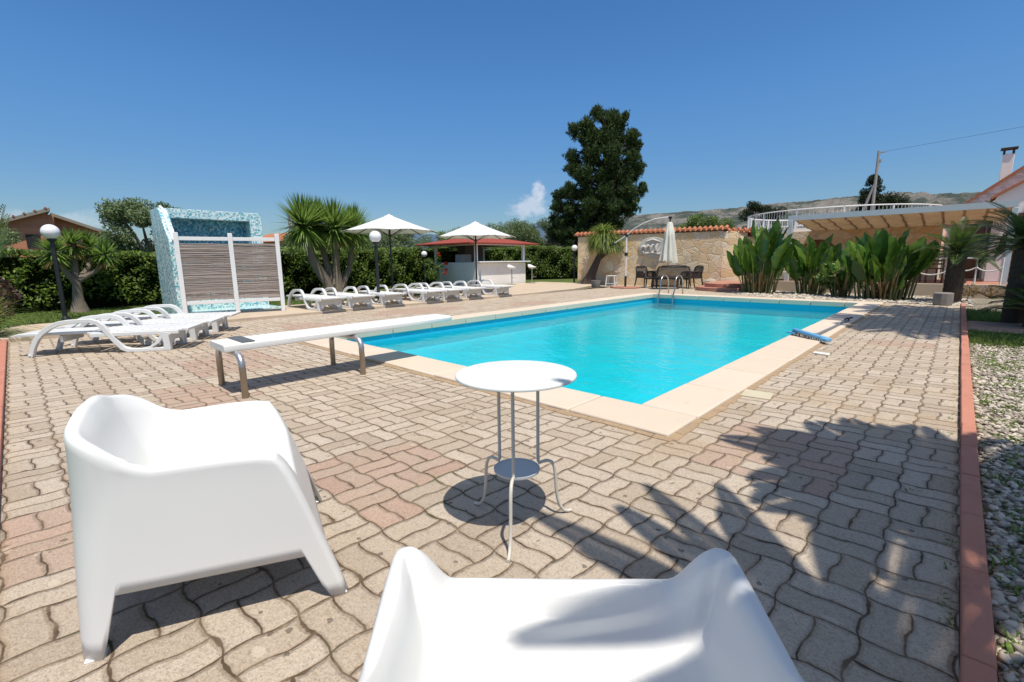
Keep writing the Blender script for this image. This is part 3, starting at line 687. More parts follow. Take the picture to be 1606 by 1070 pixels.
LBL = ['white lounger on the terrace right beside the slatted screen', 'white lounger on the terrace, second along from the slatted screen', 'white lounger on the terrace just behind the globe lamp post', 'white lounger on the terrace just past the globe lamp post, before the open parasols overlap',
       'white lounger third from the bar end of the terrace row', 'white lounger on the terrace next to the second parasol base', 'white lounger at the bar end of the terrace row']
for (a, b, rz), lab in zip(LB, LBL):
    o = dup(proto, (-10.45-1.52, (a+b)/2, .065), rz, lab); o['group'] = 'loungers in a row on the concrete terrace'

# ------------------------------------------------------------------ lamps
def lamp(label, x, y, h, rad, z0=0, lean=0):
    t = thing('globe_lamp', label, 'lamp', (x, y, z0), 0, 'white globe lamps on dark posts')
    m = MB().tube([(0, 0, 0), (0, 0, h-2*rad-.02)], .042, 12); m.lathe([(.075, 0), (.075, .02), (.05, .05), (.043, .08)], n=16); m.build('post', M['dark_metal'], t, smooth=.8)
    MB().lathe([(.045, h-2*rad-.05), (.075, h-2*rad-.01), (.075, h-2*rad+.02), (.05, h-2*rad+.03)], n=20).build('collar', M['dark_metal'], t, smooth=.5)
    MB().sphere((0, 0, h-rad), rad, 28, 18).build('globe', M['globe'], t, smooth=3)
lamp('white globe lamp on a dark post at the far left before the brick house', -13.93, .66, 2.0, .155)
lamp('white globe lamp on a black post standing among the terrace loungers', -10.95, 6.50, 1.87, .15, .06)
lamp('small white globe lamp by the hedge beside the bar kiosk', -18.2, 13.3, 1.62, .14)
lamp('white globe lamp half hidden at the left end of the stone wall', -13.75, 19.0, 1.85, .15)

# ------------------------------------------------------------------ parasols
def parasol(label, x, y, top, rad, rz, z0=.065):
    t = thing('parasol', label, 'parasol', (x, y, z0), rz, 'open white parasols on the terrace'); top -= z0
    m = MB().tube([(0, 0, .05), (0, 0, top-.04)], .026, 12); m.build('pole', M['dark_metal'], t, smooth=.8)
    m = MB().lathe([(.28, 0), (.28, .05), (.20, .09), (.07, .13), (.04, .32), (.03, .34)], n=24); m.build('base', M['dark_metal'], t, smooth=.6)
    N = 8; dz = .52; vs = []; fs = []; ringn = 9; sub = 6
    for i in range(ringn+1):
        f = i/ringn
        for k in range(N*sub):
            a = 2*math.pi*k/(N*sub); ph = (k % sub)/sub
            chord = math.cos(math.pi/N)/math.cos((ph-.5)*2*math.pi/N)
            sag = math.sin(math.pi*ph)
            r = rad*(.035+.965*f)*(chord); z = top-dz*f**.93-.02*sag*f*(1-f)*2+ .035*sag*(f**6)
            vs.append((r*math.cos(a), r*math.sin(a), z))
    n = N*sub
    for i in range(ringn):
        for k in range(n): fs.append((i*n+k, i*n+(k+1) % n, (i+1)*n+(k+1) % n, (i+1)*n+k))
    fs.append(tuple(range(n-1, -1, -1)))
    m = MB(); m.add(vs, fs); m.build('canopy', M['canopy'], t, smooth=.35, solid=.003)
    MB().lathe([(.17, top-.075), (.12, top-.01), (.03, top+.02), (0, top+.05)], n=16).build('top_cap', M['canopy'], t, smooth=.8)
    for k in range(N):
        a = 2*math.pi*k/N; c_, s_ = math.cos(a), math.sin(a)
        m = MB().bar((.05*c_, .05*s_, top-.07), (rad*.985*c_, rad*.985*s_, top-dz-.012), .014, .02); m.bar((.035*c_, .035*s_, top-.62), (rad*.5*c_, rad*.5*s_, top-.31), .012, .016); m.build('rib', M['dark_metal'], t, smooth=0)
    MB().lathe([(.04, top-.66), (.045, top-.64), (.045, top-.58), (.03, top-.57)], n=14).build('runner', M['dark_metal'], t)
parasol('open white parasol in front of the hedge, left of the bar', -12.98, 8.22, 2.56, 1.5, .25)
parasol('open white parasol in front of the red-roofed bar kiosk', -12.2, 11.1, 2.44, 1.42, .1)
t = thing('garden_obelisk', 'slim white cone with a grey foot beside the second parasol base', 'garden cone', (-12.75, 11.78, .065))
MB().lathe([(.05, .12), (.045, .3), (.03, .55), (.012, .75), (0, .80)], n=14).build('cone', M['white_paint'], t, smooth=.8)
MB().lathe([(.22, 0), (.20, .06), (.07, .16), (.05, .17)], n=18).build('foot', M['bar_grey'], t, smooth=.5)

# ------------------------------------------------------------------ mosaic shower block and slatted screen
t = thing('mosaic_shower', 'aqua and white mosaic shower wall with recessed panel and sloping side wing', 'shower', (-12.9, 2.30, .0), R(90)+math.atan2(-.27, .86)*0)
t.rotation_euler = (0, 0, 0)
m = MB()     # local frame: +x toward the pool, +y along the wall
yA, yB, zt = .02, 2.12, 2.36
def blk(x0, x1, y0, y1, z0, z1): m.box(((x0+x1)/2, (y0+y1)/2, (z0+z1)/2), (x1-x0, y1-y0, z1-z0))
blk(-.55, -.20, yA, yB, 0, zt)                       # back slab
blk(-.198, .15, yA, yA+.24, 0, zt-.002); blk(-.198, .15, yB-.26, yB, 0, zt-.002); blk(-.198, .15, yA+.242, yB-.262, 2.16, zt-.002)
blk(-.198, .15, yA+.242, yB-.262, 0, .45)
m.build('surround', M['mosaic'], t, bevel=.006)
m = MB(); m.add([(-.19, yA+.243, .45), (-.19, yB-.263, .45), (-.19, yB-.263, 2.158), (-.19, yA+.243, 2.158)], [(0,1,2,3)]); m.build('recess_panel', M['mosaic_dark'], t, smooth=0)
m = MB(); m.prism([(.153, 0), (.153, 2.36), (.28, 2.30), (.90, 1.62), (1.0, 0)], yA, yA+.16); m.build('side_wing', M['mosaic'], t, bevel=.006)
MB().tube([(.10, .10, 2.39), (.28, .10, 2.33), (.92, .10, 1.64)], .028, 10).build('coping_rail', M['white_paint'], t, smooth=.8)
m = MB(); blk(.16, 1.0, yA+.17, yB, 0, .10); m.build('tray', M['mosaic'], t, bevel=.006)
m = MB().tube([(-.16, 1.05, 1.98), (-.02, 1.05, 2.0), (.0, 1.05, 1.96)], .014, 8); m.lathe([(.07, 1.93), (.07, 1.945), (.02, 1.96)], (.0, 1.05, 0), 14); m.build('shower_head', M['steel'], t, smooth=.8)

A, B_, C_ = Vector((-11.66, 2.38, 0)), Vector((-11.42, 3.30, 0)), Vector((-11.16, 4.16, 0))
t = thing('reed_screen', 'white framed privacy screen with two panels of grey reeds before the mosaic shower', 'screen', (B_.x, B_.y, .065))
L = [p-B_ for p in (A, B_, C_)]
dirv = (L[2]-L[0]).normalized(); sang = math.atan2(dirv.y, dirv.x)
for p in L: MB().box((p.x, p.y, .86), (.085, .085, 1.72), sang).build('post', M['white_paint'], t, bevel=.006)
for a, b in ((L[0], L[1]), (L[1], L[2])):
    d = (b-a).normalized(); a2, b2 = a+d*.045, b-d*.045
    for z in (1.60, .275): MB().bar((a2.x, a2.y, z), (b2.x, b2.y, z), .05, .075).build('rail', M['white_paint'], t, smooth=0, bevel=.004)
    m = MB(); z = .325
    while z < 1.485:
        r_ = random.uniform(.008, .0145); z += r_; n_ = 7; pth = []; off = random.uniform(-.006, .006); sl_ = random.uniform(-.007, .007); ph = random.random()*6
        for k in range(n_):
            q = a2.lerp(b2, k/(n_-1)); pth.append((q.x+off, q.y+off*.3, z+sl_*(k/(n_-1)-.5)+.004*math.sin(k*1.3+ph)))
        m.tube(pth, [r_*random.uniform(.75, 1.05) for _ in pth], 6); z += r_+random.uniform(-.009, -.002)
    m.build('reed_panel', M['reed'], t, smooth=1.)
    mm = MB()
    for f in (.12, .5, .88): q = a2.lerp(b2, f); mm.bar((q.x-.03, q.y+.01, .32), (q.x-.03, q.y+.01, 1.5), .02, .012)
    mm.build('batten', M['wood'], t, smooth=0)

# ------------------------------------------------------------------ bar kiosk
bx, by = -15.4, 14.0
t = thing('bar_kiosk', 'open white garden bar kiosk with low red roof', 'kiosk', (bx, by, .0))
kw, kd, zw = 3.0, 3.25, 1.08
m = MB(); m.box((-kw/2, .06, zw/2), (kw, .12, zw)); m.build('side_wall', M['bar_grey'], t, bevel=.005)  # white wall, its shade painted in as bluish grey
m = MB(); m.box((-.07, kd/2+.065, zw/2-.02), (.14, kd-.13, zw-.04)); m.build('front_wall', M['bar_wall'], t, bevel=.005)
m = MB(); m.box((-.02, kd/2+.1, zw+.01), (.46, kd+.1, .055)); m.build('counter', M['white_paint'], t, bevel=.01)
m = MB(); m.box((-kw+.07, kd/2+.3, zw/2), (.14, kd-.6, zw)); m.build('rear_wall', M['bar_wall'], t, bevel=.005)
for x, y in ((-.08, .08), (-kw+.08, .08), (-.08, kd-.08), (-kw+.08, kd-.08), (-kw+.08, 1.55)): MB().box((x, y, 1.50), (.12, .12, .84)).build('post', M['white_paint'], t, bevel=.006)
m = MB(); m.box((-kw+.45, 1.9, 1.0), (.6, 1.1, 1.9)); m.build('back_cupboard', M['bar_inside'], t, bevel=.01)
m = MB(); m.box((-kw+1.0, 1.0, .75), (.5, .6, 1.4)); m.build('fridge', M['bar_grey'], t, bevel=.015)
m = MB(); ov = .62; z0 = 1.88; e = [(-kw-ov, -ov), (.32, -ov), (.32, kd+ov), (-kw-ov, kd+ov)]; rg0, rg1 = (-kw/2, 1.2, 2.32), (-kw/2, kd-1.2, 2.32)
vs = [(x, y, z0) for x, y in e]+[(x, y, z0+.05) for x, y in e]+[rg0, rg1]
m.add(vs, [(0,3,2,1),(0,1,5,4),(1,2,6,5),(2,3,7,6),(3,0,4,7),(4,5,8),(5,6,9,8),(6,7,9),(7,4,8,9)]); m.build('roof', M['red_roof'], t, smooth=0)
m = MB()
for a, b in (((-kw, .08), (0, .08)), ((-.08, 0), (-.08, kd)), ((-kw, kd-.08), (0, kd-.08)), ((-kw+.08, 0), (-kw+.08, kd))): m.bar((*a, 1.855), (*b, 1.855), .08, .045)
m.build('roof_beam', M['white_paint'], t, smooth=0)
def stool(label, x, y):
    t = thing('bar_stool', label, 'bar stool', (x, y, .065), R(-90), 'white bar stools at the counter')
    MB().lathe([(.20, 0), (.20, .012), (.05, .03), (.028, .05)], n=20).build('base', M['steel'], t)
    MB().tube([(0, 0, .03), (0, 0, .70)], .026, 10).build('column', M['steel'], t)
    m = MB(); vs = []; fs = []
    for i in range(9):
        f = i/8; rr_ = .10+.11*math.sin(f*1.5)
        for k in range(20):
            a = 2*math.pi*k/20; back = max(0, -math.sin(a))**1.5
            vs.append((rr_*math.cos(a), rr_*math.sin(a)*.95, .70+.085*f*f*(1+1.3*back)))
    for i in range(8):
        for k in range(20): fs.append((i*20+k, i*20+(k+1) % 20, (i+1)*20+(k+1) % 20, (i+1)*20+k))
    fs.append(tuple(range(20))); m.add(vs, fs); m.build('seat', M['plastic'], t, smooth=1., solid=.02)
    MB().tube([(-.02, .02, .3), (.02, .16, .3), (-.1, .18, .3), (.1, .18, .3)], .01, 6).build('footrest', M['steel'], t)
stool('white bar stool at the counter, nearer the parasol', -14.72, 15.55)
stool('white bar stool at the far corner of the counter', -14.72, 16.95)

# ------------------------------------------------------------------ stone wall with tile cap, relief, steps
WA, WB = Vector((-13.05, 18.3, 0)), Vector((-6.85, 19.25, 0)); WD = (WB-WA).normalized(); WN = Vector((WD.y, -WD.x, 0)); wang = math.atan2(WD.y, WD.x)
t = thing('stone_wall', 'tan flagstone garden wall capped with terracotta tiles', 'wall', (WA.x, WA.y, 0), wang)
wl = (WB-WA).length
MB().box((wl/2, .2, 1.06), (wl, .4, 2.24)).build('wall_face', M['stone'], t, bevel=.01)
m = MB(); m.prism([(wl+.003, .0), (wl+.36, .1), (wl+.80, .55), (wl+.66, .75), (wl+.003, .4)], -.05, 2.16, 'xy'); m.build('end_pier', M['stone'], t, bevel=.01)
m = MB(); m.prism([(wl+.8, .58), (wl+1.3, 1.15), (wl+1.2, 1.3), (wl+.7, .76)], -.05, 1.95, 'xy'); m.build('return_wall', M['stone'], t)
m = MB()
def tilecap(m, a, b, zt, w):
    a, b = Vector(a), Vector(b); d = (b-a).normalized(); n = Vector((d.y, -d.x, 0)); ln = (b-a).length; k = int(ln/.2)
    for i in range(k+1):
        c = a+d*(i*ln/k)
        for s in (1, -1):
            p0 = c+Vector((0, 0, zt+.10)); p1 = c+n*s*w+Vector((0, 0, zt-.02))
            rows = []
            for f in (0, .5, 1):
                q = p0.lerp(p1, f); r_ = .062+.02*f
                rows.append([q+d*(r_*math.cos(g))+Vector((0, 0, r_*math.sin(g))) for g in [math.pi*j/6 for j in range(7)]])
            vs = [p for r in rows for p in r]; fs = [(r*7+j, r*7+j+1, r*7+j+8, r*7+j+7) for r in range(2) for j in range(6)]
            fs.append(tuple(range(14, 21))); m.add(vs, fs)
    q = n*w*.94
    for z in (zt-.045,): m.add([a-q+Vector((0,0,z)), b-q+Vector((0,0,z)), b+q+Vector((0,0,z)), a+q+Vector((0,0,z)), a+Vector((0,0,zt+.09)), b+Vector((0,0,zt+.09))], [(0,1,2,3),(3,2,5,4),(1,0,4,5),(0,3,4),(2,1,5)])
tilecap(m, (-.1, .2, 0), (wl+.1, .2, 0), 2.26, .27); m.build('tile_cap', M['tile'], t, smooth=.5)
m = MB(); tilecap(m, (wl+.12, .28, .0), (wl+.85, .75, 0), 2.16, .25); m.build('tile_cap', M['tile'], t, smooth=.5)
m = MB(); tilecap(m, (wl+.85, .8, 0), (wl+1.35, 1.35, 0), 1.99, .22); m.build('tile_cap', M['tile'], t, smooth=.5)
# relief: oval plaque with a wavy figure, generic
t = thing('wall_relief', 'grey oval plaster relief hung on the stone wall behind the closed parasol', 'relief', (0, 0, 0), wang)
rp = WA+WD*3.55; t.location = (rp.x, rp.y, 1.62)
m = MB(); n_ = 40; ol = [(.62*math.cos(2*math.pi*k/n_)*(1+.04*math.sin(5*k)), .43*math.sin(2*math.pi*k/n_)*(1+.04*math.cos(3*k))) for k in range(n_)]; m.prism(ol, -.05, -.002); m.build('plaque', M['relief'], t, bevel=.015)
m = MB()
for k in range(4):
    a = .5*k; m.tube([(-.42+.22*k+.10*math.cos(q*.5+a), -.05-.03*math.sin(q*.45), -.12+.17*math.sin(q*.62+a)+.03*k) for q in range(9)], [.02, .04, .06, .07, .065, .05, .04, .03, .015], 8)
m.tube([(-.52, -.055, -.10), (-.3, -.08, -.26), (0, -.08, -.22), (.3, -.08, -.29), (.5, -.055, -.14)], [.02, .05, .04, .05, .02], 8); m.tube([(-.3, -.05, .25), (0, -.08, .32), (.3, -.05, .22)], [.02, .05, .02], 8); m.build('carving', M['relief'], t, smooth=1.)
# curved steps at the right end
sp = Vector((-5.95, 17.55, 0)); t = thing('garden_steps', 'two rounded red-tiled steps at the right end of the stone wall', 'steps', sp)
for i, (r_, z) in enumerate(((1.05, .13), (.75, .26))):
    m = MB(); pl = [(r_*math.cos(a)*1.05, r_*math.sin(a)) for a in [math.pi+math.pi*k/18 for k in range(19)]]+[(r_*1.05, 1.6), (-r_*1.05, 1.6)]
    m.prism(pl, -.02 if i == 0 else .132, z, 'xy'); m.build('step', M['red_tile'], t, bevel=.012)
m = MB()
t = thing('garden_gate', 'white metal gate railing beyond the end of the stone wall', 'gate', (-6.15, 20.6, .3), .3)
for k in range(9): MB
m.bar((0, 0, .9), (1.3, 0, .9), .03, .03); m.bar((0, 0, .1), (1.3, 0, .1), .03, .03)
for k in range(12): m.bar((.04+k*.11, 0, .1), (.04+k*.11, 0, .9), .015, .015)
m.build('rail_panel', M['white_paint'], t, smooth=0)
# closed cantilever parasol
t = thing('cantilever_parasol', 'closed cream cantilever parasol hanging from a curved white arm', 'parasol', (-9.62, 16.75, 0))
m = MB()
m.prism([(.62*math.cos(a), .55*math.sin(a)) for a in [2*math.pi*k/8+.39 for k in range(8)]], 0, .06, 'xy'); m.build('base_slab', M['red_tile'], t, bevel=.01)
MB().tube([(0, 0, .06), (0, 0, .48)], .045, 12).build('foot_tube', M['dark_metal'], t)
MB().tube([(0, 0, .48), (0, 0, 2.06)], .03, 12).build('pole', M['white_paint'], t)
m = MB().box((0, 0, 2.05), (.10, .08, .09)); m.box((0, 0, 1.33), (.11, .09, .12)); m.box((-.55, 0, 1.75), (.12, .07, .07), 0, 0, .4); m.build('joint', M['dark_metal'], t, bevel=.01)
m = MB().tube([(0, 0, 1.33), (-.58, 0, 1.75)], .02, 8); m.build('strut', M['dark_metal'], t)
m = MB().tube([(-.58, 0, 1.75), (0, 0, 2.06), (.35, 0, 2.32), (.75, 0, 2.5), (1.15, 0, 2.6), (1.5, 0, 2.63), (1.72, 0, 2.63)], .021, 10); m.build('arm', M['white_paint'], t, smooth=1.)
m = MB().box((1.76, 0, 2.61), (.12, .07, .08)); m.tube([(1.76, 0, 2.6), (1.76, 0, 2.44)], .03, 8); m.build('hanger', M['dark_metal'], t, bevel=.01)
vs = []; fs = []; NN = 48; zs = [(2.46, .06), (2.40, .10), (2.2, .135), (2.18, .15), (1.9, .17), (1.5, .22), (1.15, .27), (1.02, .285)]
for z, r_ in zs:
    for k in range(NN):
        a = 2*math.pi*k/NN; rr_ = r_*(1+.22*math.cos(a*8+z*1.2)*min(1, (2.5-z)*1.2)); vs.append((1.76+rr_*math.cos(a), rr_*math.sin(a), z+ (.06*math.cos(a*8) if z < 1.1 else 0)))
for i in range(len(zs)-1):
    for k in range(NN): fs.append((i*NN+k, (i+1)*NN+k, (i+1)*NN+(k+1) % NN, i*NN+(k+1) % NN))
m = MB(); m.add(vs, fs); m.build('folded_canopy', M['canvas_old'], t, smooth=1.)
MB().tube([(1.76, 0, 2.4), (1.76, 0, .9)], .018, 8).build('centre_pole', M['alu'], t)

# brown resin furniture
def lattice(m, P00, P10, P01, P11, nu, nv, w=.018, th=.012):
    """diagonal lattice strips + frame over a bilinear patch"""
    P00, P10, P01, P11 = map(Vector, (P00, P10, P01, P11))
    S = lambda u, v: P00.lerp(P10, u).lerp(P01.lerp(P11, u), v)
    nrm = (P10-P00).cross(P01-P00).normalized()
    for sgn in (1, -1):
        for i in range(-nv, nu+1):
            pts = []
            for k in range(nv+1):
                u = (i+k)/nu if sgn > 0 else (i+nv-k)/nu
                if 0 <= u <= 1: pts.append(S(u, k/nv))
            if len(pts) > 1: m.bar(pts[0], pts[-1], w, th, nrm)
    for a, b in ((P00, P10), (P10, P11), (P11, P01), (P01, P00)): m.bar(a, b, .04, .035, nrm)
def resin_seat(name, label, cat, x, y, rz, W, group=None):
    t = thing(name, label, cat, (x, y, .0), rz, group); hw = W/2
    m = MB(); lattice(m, (-hw+.03, -.24, .42), (hw-.03, -.24, .42), (-hw*.9, -.33, .80), (hw*.9, -.33, .80), max(6, int(W/.075)), 6)
    m.tube([(-hw, -.27, .62), (-hw*.93, -.325, .77), (-hw*.7, -.35, .84), (0, -.355, .855), (hw*.7, -.35, .84), (hw*.93, -.325, .77), (hw, -.27, .62)], .022, 8); m.build('backrest', M['wicker'], t, smooth=.6)
    m = MB(); m.box((0, .0, .40), (W-.06, .50, .035)); m.box((0, .24, .37), (W-.06, .03, .07)); m.build('seat', M['wicker'], t, bevel=.01)
    for s in (-1, 1):
        m = MB(); m.tube([(s*hw, -.28, .62), (s*(hw+.015), 0, .645), (s*(hw+.01), .22, .63), (s*hw, .27, .58)], .026, 8)
        lattice(m, (s*hw, -.24, .42), (s*hw, .24, .42), (s*hw, -.26, .62), (s*hw, .25, .60), 6, 3); m.build('armrest', M['wicker'], t, smooth=.6)
        MB().tube([(s*(hw-.01), .26, .60), (s*(hw+.0), .26, .3), (s*(hw+.02), .285, .0)], [.028, .026, .02], 8).build('leg', M['wicker'], t)
        MB().tube([(s*(hw-.02), -.26, .5), (s*(hw-.01), -.30, .25), (s*(hw+.01), -.36, .0)], [.028, .026, .02], 8).build('leg', M['wicker'], t)
    return t
resin_seat('garden_armchair', 'dark brown resin armchair left of the low table by the stone wall', 'armchair', -9.15, 17.55, wang+math.pi+1.0, .56, 'brown resin armchairs by the stone wall')
resin_seat('garden_sofa', 'dark brown resin two-seat sofa against the stone wall', 'sofa', -8.42, 18.25, wang+math.pi, 1.36)
resin_seat('garden_armchair', 'dark brown resin armchair right of the low table by the stone wall', 'armchair', -7.45, 17.9, wang+math.pi-.75, .56, 'brown resin armchairs by the stone wall')
t = thing('coffee_table', 'low dark brown resin table in front of the brown sofa', 'table', (-8.15, 17.35, 0), wang)
MB().box((0, 0, .42), (1.05, .58, .035)).build('tabletop', M['wicker'], t, bevel=.012)
m = MB(); lattice(m, (-.46, -.25, .12), (.46, -.25, .12), (-.46, -.25, .38), (.46, -.25, .38), 12, 4); m.build('apron', M['wicker'], t, smooth=0)
for sx in (-1, 1):
    for sy in (-1, 1): MB().tube([(sx*.47, sy*.25, .41), (sx*.49, sy*.26, 0)], [.035, .025], 8).build('leg', M['wicker'], t)
# white plastic stool, pot, rock
t = thing('plastic_stool', 'white plastic stool standing beside the leaning ponytail palm', 'stool', (-10.78, 17.6, 0), .3)
MB().box((0, 0, .44), (.38, .38, .03)).build('seat', M['lounger_plastic'], t, bevel=.012)
for sx in (-1, 1):
    for sy in (-1, 1): MB().bar((sx*.16, sy*.16, .43), (sx*.2, sy*.2, 0), .045, .045).build('leg', M['lounger_plastic'], t, smooth=0)
m = MB()
for s in (-1, 1): m.bar((-.19, s*.19, .12), (.19, s*.19, .12), .03, .03); m.bar((s*.19, -.19, .12), (s*.19, .19, .12), .03, .03)
m.build('stretcher', M['lounger_plastic'], t, smooth=0)
t = thing('stone_pot', 'squat grey stone pot at the terrace corner below the ponytail palm', 'pot', (-10.75, 16.35, 0))
MB().lathe([(.15, 0), (.17, .05), (.19, .22), (.20, .30), (.17, .30), (.15, .22), (0, .22)], n=18).build('pot_body', M['stump'], t, smooth=.6)
def rock(name, label, cat, loc, size, seed, mat):
    r_ = random.Random(seed); n1 = np.random.default_rng(seed); v = IV*(1+n1.normal(size=(len(IV), 1))*.13)*np.array(size)
    m = MB(); m.add([tuple(p) for p in v], [tuple(f) for f in IF]); o = m.build(name, mat, smooth=.5, loc=loc); o.modifiers.new('sub', 'SUBSURF').levels = 1; o.modifiers['sub'].render_levels = 1
    return tag(o, label, cat)
rock('boulder', 'rough tan boulder at the foot of the stone wall', 'boulder', (-7.0, 18.55, .14), (.27, .22, .24), 3, M['rock'])
t = thing('stone_stump', 'weathered grey stone block at the corner of paving and gravel', 'stone block', (-.2, 14.72, 0))
m = MB(); m.lathe([(.17, .0), (.185, .1), (.18, .27), (.165, .29), (0, .30)], n=11); m.build('block', M['stump'], t, smooth=.4, bevel=.01)

# pool ladder
t = thing('pool_ladder', 'stainless steel pool ladder with two curved handrails at the far end', 'pool ladder', (-6.62, 14.1, 0))
for s in (-1, 1):
    pth = [(s*.24, .62, 0), (s*.24, .60, .35)]
    for k in range(9): a = math.pi*.0+math.pi*k/8; pth.append((s*.24, .32+.28*math.cos(a), .38+.24*math.sin(a)))
    pth += [(s*.24, .02, .2), (s*.24, -.10, -.1), (s*.24, -.12, -.42)]
    MB().tube(pth, .021, 10).build('handrail', M['steel'], t, smooth=1.)
for z in (-.27, -.38): MB().box((0, -.12, z), (.46, .07, .025)).build('tread', M['steel'], t, bevel=.005)

# blue pool brush with pole lying on the coping
t = thing('pool_brush', 'sky blue pool brush with grey pole lying across the coping', 'pool brush', (-1.42, 7.45, .03))
bd = Vector((.53, -.40, 0)).normalized(); ba = math.atan2(bd.y, bd.x)
m = MB(); seg = []
for k in range(13):
    u = -.33+.66*k/12; seg.append((bd.x*u-bd.y*.05*(u/.33)**2, bd.y*u+bd.x*.05*(u/.33)**2, .075-.05*(u+.33)/.66+.01*math.cos(u*5)))
m.tube(seg, [.018]+[.03]*11+[.018], 8); m.build('brush_body', M['blue'], t, smooth=1.)
m = MB(); m.box((-bd.x*.30, -bd.y*.30, .035), (.16, .05, .022), ba); m.box((bd.x*.3, bd.y*.3, .028), (.10, .09, .04), ba); m.build('end_bumper', M['blue'], t, bevel=.006)
m = MB()
for k in range(40):
    u = -.30+.6*k/39; m.bar((bd.x*u, bd.y*u, .055-.05*(u+.33)/.66+.01), (bd.x*u+random.uniform(-.01, .01), bd.y*u, .002), .008, .008)
m.build('bristles', M['dark_metal'], t, smooth=0)
m = MB().tube([(.02, .03, .05), (.06, .3, .03), (.085, 1.3, .024), (.10, 2.42, .024)], .016, 8); m.build('pole', M['alu'], t, smooth=1.)
m = MB().box((.10, 2.46, .03), (.05, .10, .05)); m.tube([(.06, 2.40, .03), (.16, 2.52, .06)], .015, 6); m.build('pole_clip', M['dark_metal'], t, bevel=.006)
o = MB().box((-1.12, 4.17, .004), (.22, .22, .012), .12).build('skimmer_lid', M['lid'], bevel=.003); tag(o, 'flat cream square skimmer lid set in the paving by the coping', 'lid')
o = MB().box((-1.08, 6.45, .010), (.17, .08, .02), -.25).build('paving_offcut', M['white_stone'], bevel=.006); tag(o, 'small white stone offcut lying beside the coping', 'stone')

# ------------------------------------------------------------------ vegetation
# hedge
HP = [(-17.2, -9), (-17.0, .5), (-16.9, 6.5), (-18.9, 13), (-19.0, 21), (-16.0, 25.5), (-12.5, 26)]
def poly_at(P, s):
    P = np.array(P); seg = np.linalg.norm(np.diff(P, axis=0), axis=1); cs = np.concatenate([[0], np.cumsum(seg)]); s = s*cs[-1]
    return np.stack([np.interp(s, cs, P[:, 0]), np.interp(s, cs, P[:, 1])], 1), cs[-1]
def hedge():
    t = thing('hedge', 'long clipped dark green hedge behind the lawn and bar', 'hedge', (0, 0, 0))
    n = 52000; s = rng.random(n); c, ln = poly_at(HP, s); c2, _ = poly_at(HP, np.minimum(s+.002, 1)); c1, _ = poly_at(HP, np.maximum(s-.002, 0))
    d = unit(c2-c1); nrm = np.stack([d[:, 1], -d[:, 0]], 1)         # toward the pool
    H_ = np.interp(c[:, 1], [-9, 0, 8, 14, 21], [1.5, 1.5, 1.62, 1.75, 1.95]) + .07*np.sin(c[:, 1]*2.1)+.05*np.sin(c[:, 1]*5.3+c[:, 0])
    topf = rng.random(n) < .30
    z = np.where(topf, H_-rng.random(n)**2*.12, .12+rng.random(n)**.75*(H_-.1))
    lump = .10*np.sin(c[:, 1]*3.1+z*4)+.07*np.sin(c[:, 1]*7.7-z*6.)
    off = np.where(topf, -.3+rng.random(n)*.9-.45, .22+lump-rng.random(n)**1.5*.22) - .25*np.clip(.35-z, 0, 1)
    off = np.where(topf, -1.0+rng.random(n)*1.2, off)
    p = np.concatenate([c+nrm*off[:, None], z[:, None]], 1)
    nb = np.concatenate([nrm*np.where(topf, .2, .9)[:, None], np.where(topf, 1., .55)[:, None]], 1)
    quads_mesh('foliage', leaves(p, (.06, .13), (.035, .065), None, 1., nb), M['hedge'], t)
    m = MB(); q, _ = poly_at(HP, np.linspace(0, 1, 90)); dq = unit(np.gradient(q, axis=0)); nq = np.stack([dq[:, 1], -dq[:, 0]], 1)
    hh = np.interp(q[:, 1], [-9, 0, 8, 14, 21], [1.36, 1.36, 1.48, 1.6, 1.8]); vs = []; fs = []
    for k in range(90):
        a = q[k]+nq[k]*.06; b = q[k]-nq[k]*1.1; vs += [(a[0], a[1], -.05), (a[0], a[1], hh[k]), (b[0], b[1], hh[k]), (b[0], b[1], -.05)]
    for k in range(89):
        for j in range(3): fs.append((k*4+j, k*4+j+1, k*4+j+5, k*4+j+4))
    m.add(vs, fs); m.build('shade_core', M['hedge_core'], t, smooth=0)  # near-black core box; shade inside the hedge is put into its colour
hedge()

def clump_pts(centres, radii, n, shell=.55, flat=1., rg=rng):
    centres = np.array(centres); radii = np.array(radii); w = radii**2; k = rg.choice(len(centres), n, p=w/w.sum())
    d = unit(rg.normal(size=(n, 3))); r_ = (shell+(1-shell)*rg.random(n)**.7)*radii[k]
    p = centres[k]+d*r_[:, None]*np.array([1, 1, flat]); return p, d, k
def tree(name, label, cat, loc, trunk_h, trunk_r, centres, radii, n, L, W, mat, group=None, bark='bark', shell=.5, up=.4, seed=0, trunk_path=None, flat=.85, limbs=8):
    rg = np.random.default_rng(seed+11); t = thing(name, label, cat, loc, 0, group)
    p, d, k = clump_pts(centres, radii, n, shell, flat, rg)
    nb = d*.8+np.array([0, 0, up]); quads_mesh('crown', leaves(p, L, W, d*.4, .9, nb, rg), mat, t)
    m = MB(); tp = trunk_path or [(0, 0, -.1), (.05, .02, trunk_h*.5), (.0, .05, trunk_h)]
    m.tube(tp, [trunk_r*(1.25-.5*i/(len(tp)-1)) for i in range(len(tp))], 10)
    top = Vector(tp[-1]); order = rg.permutation(len(centres))[:limbs]
    for i in order:
        c = Vector(centres[i]); mid = top.lerp(c, .5)+Vector((0, 0, .1)); m.tube([top-Vector((0, 0, .1)), mid, c], [trunk_r*.5, trunk_r*.33, trunk_r*.12], 6)
    m.build('trunk', M[bark], t, smooth=.8); return t
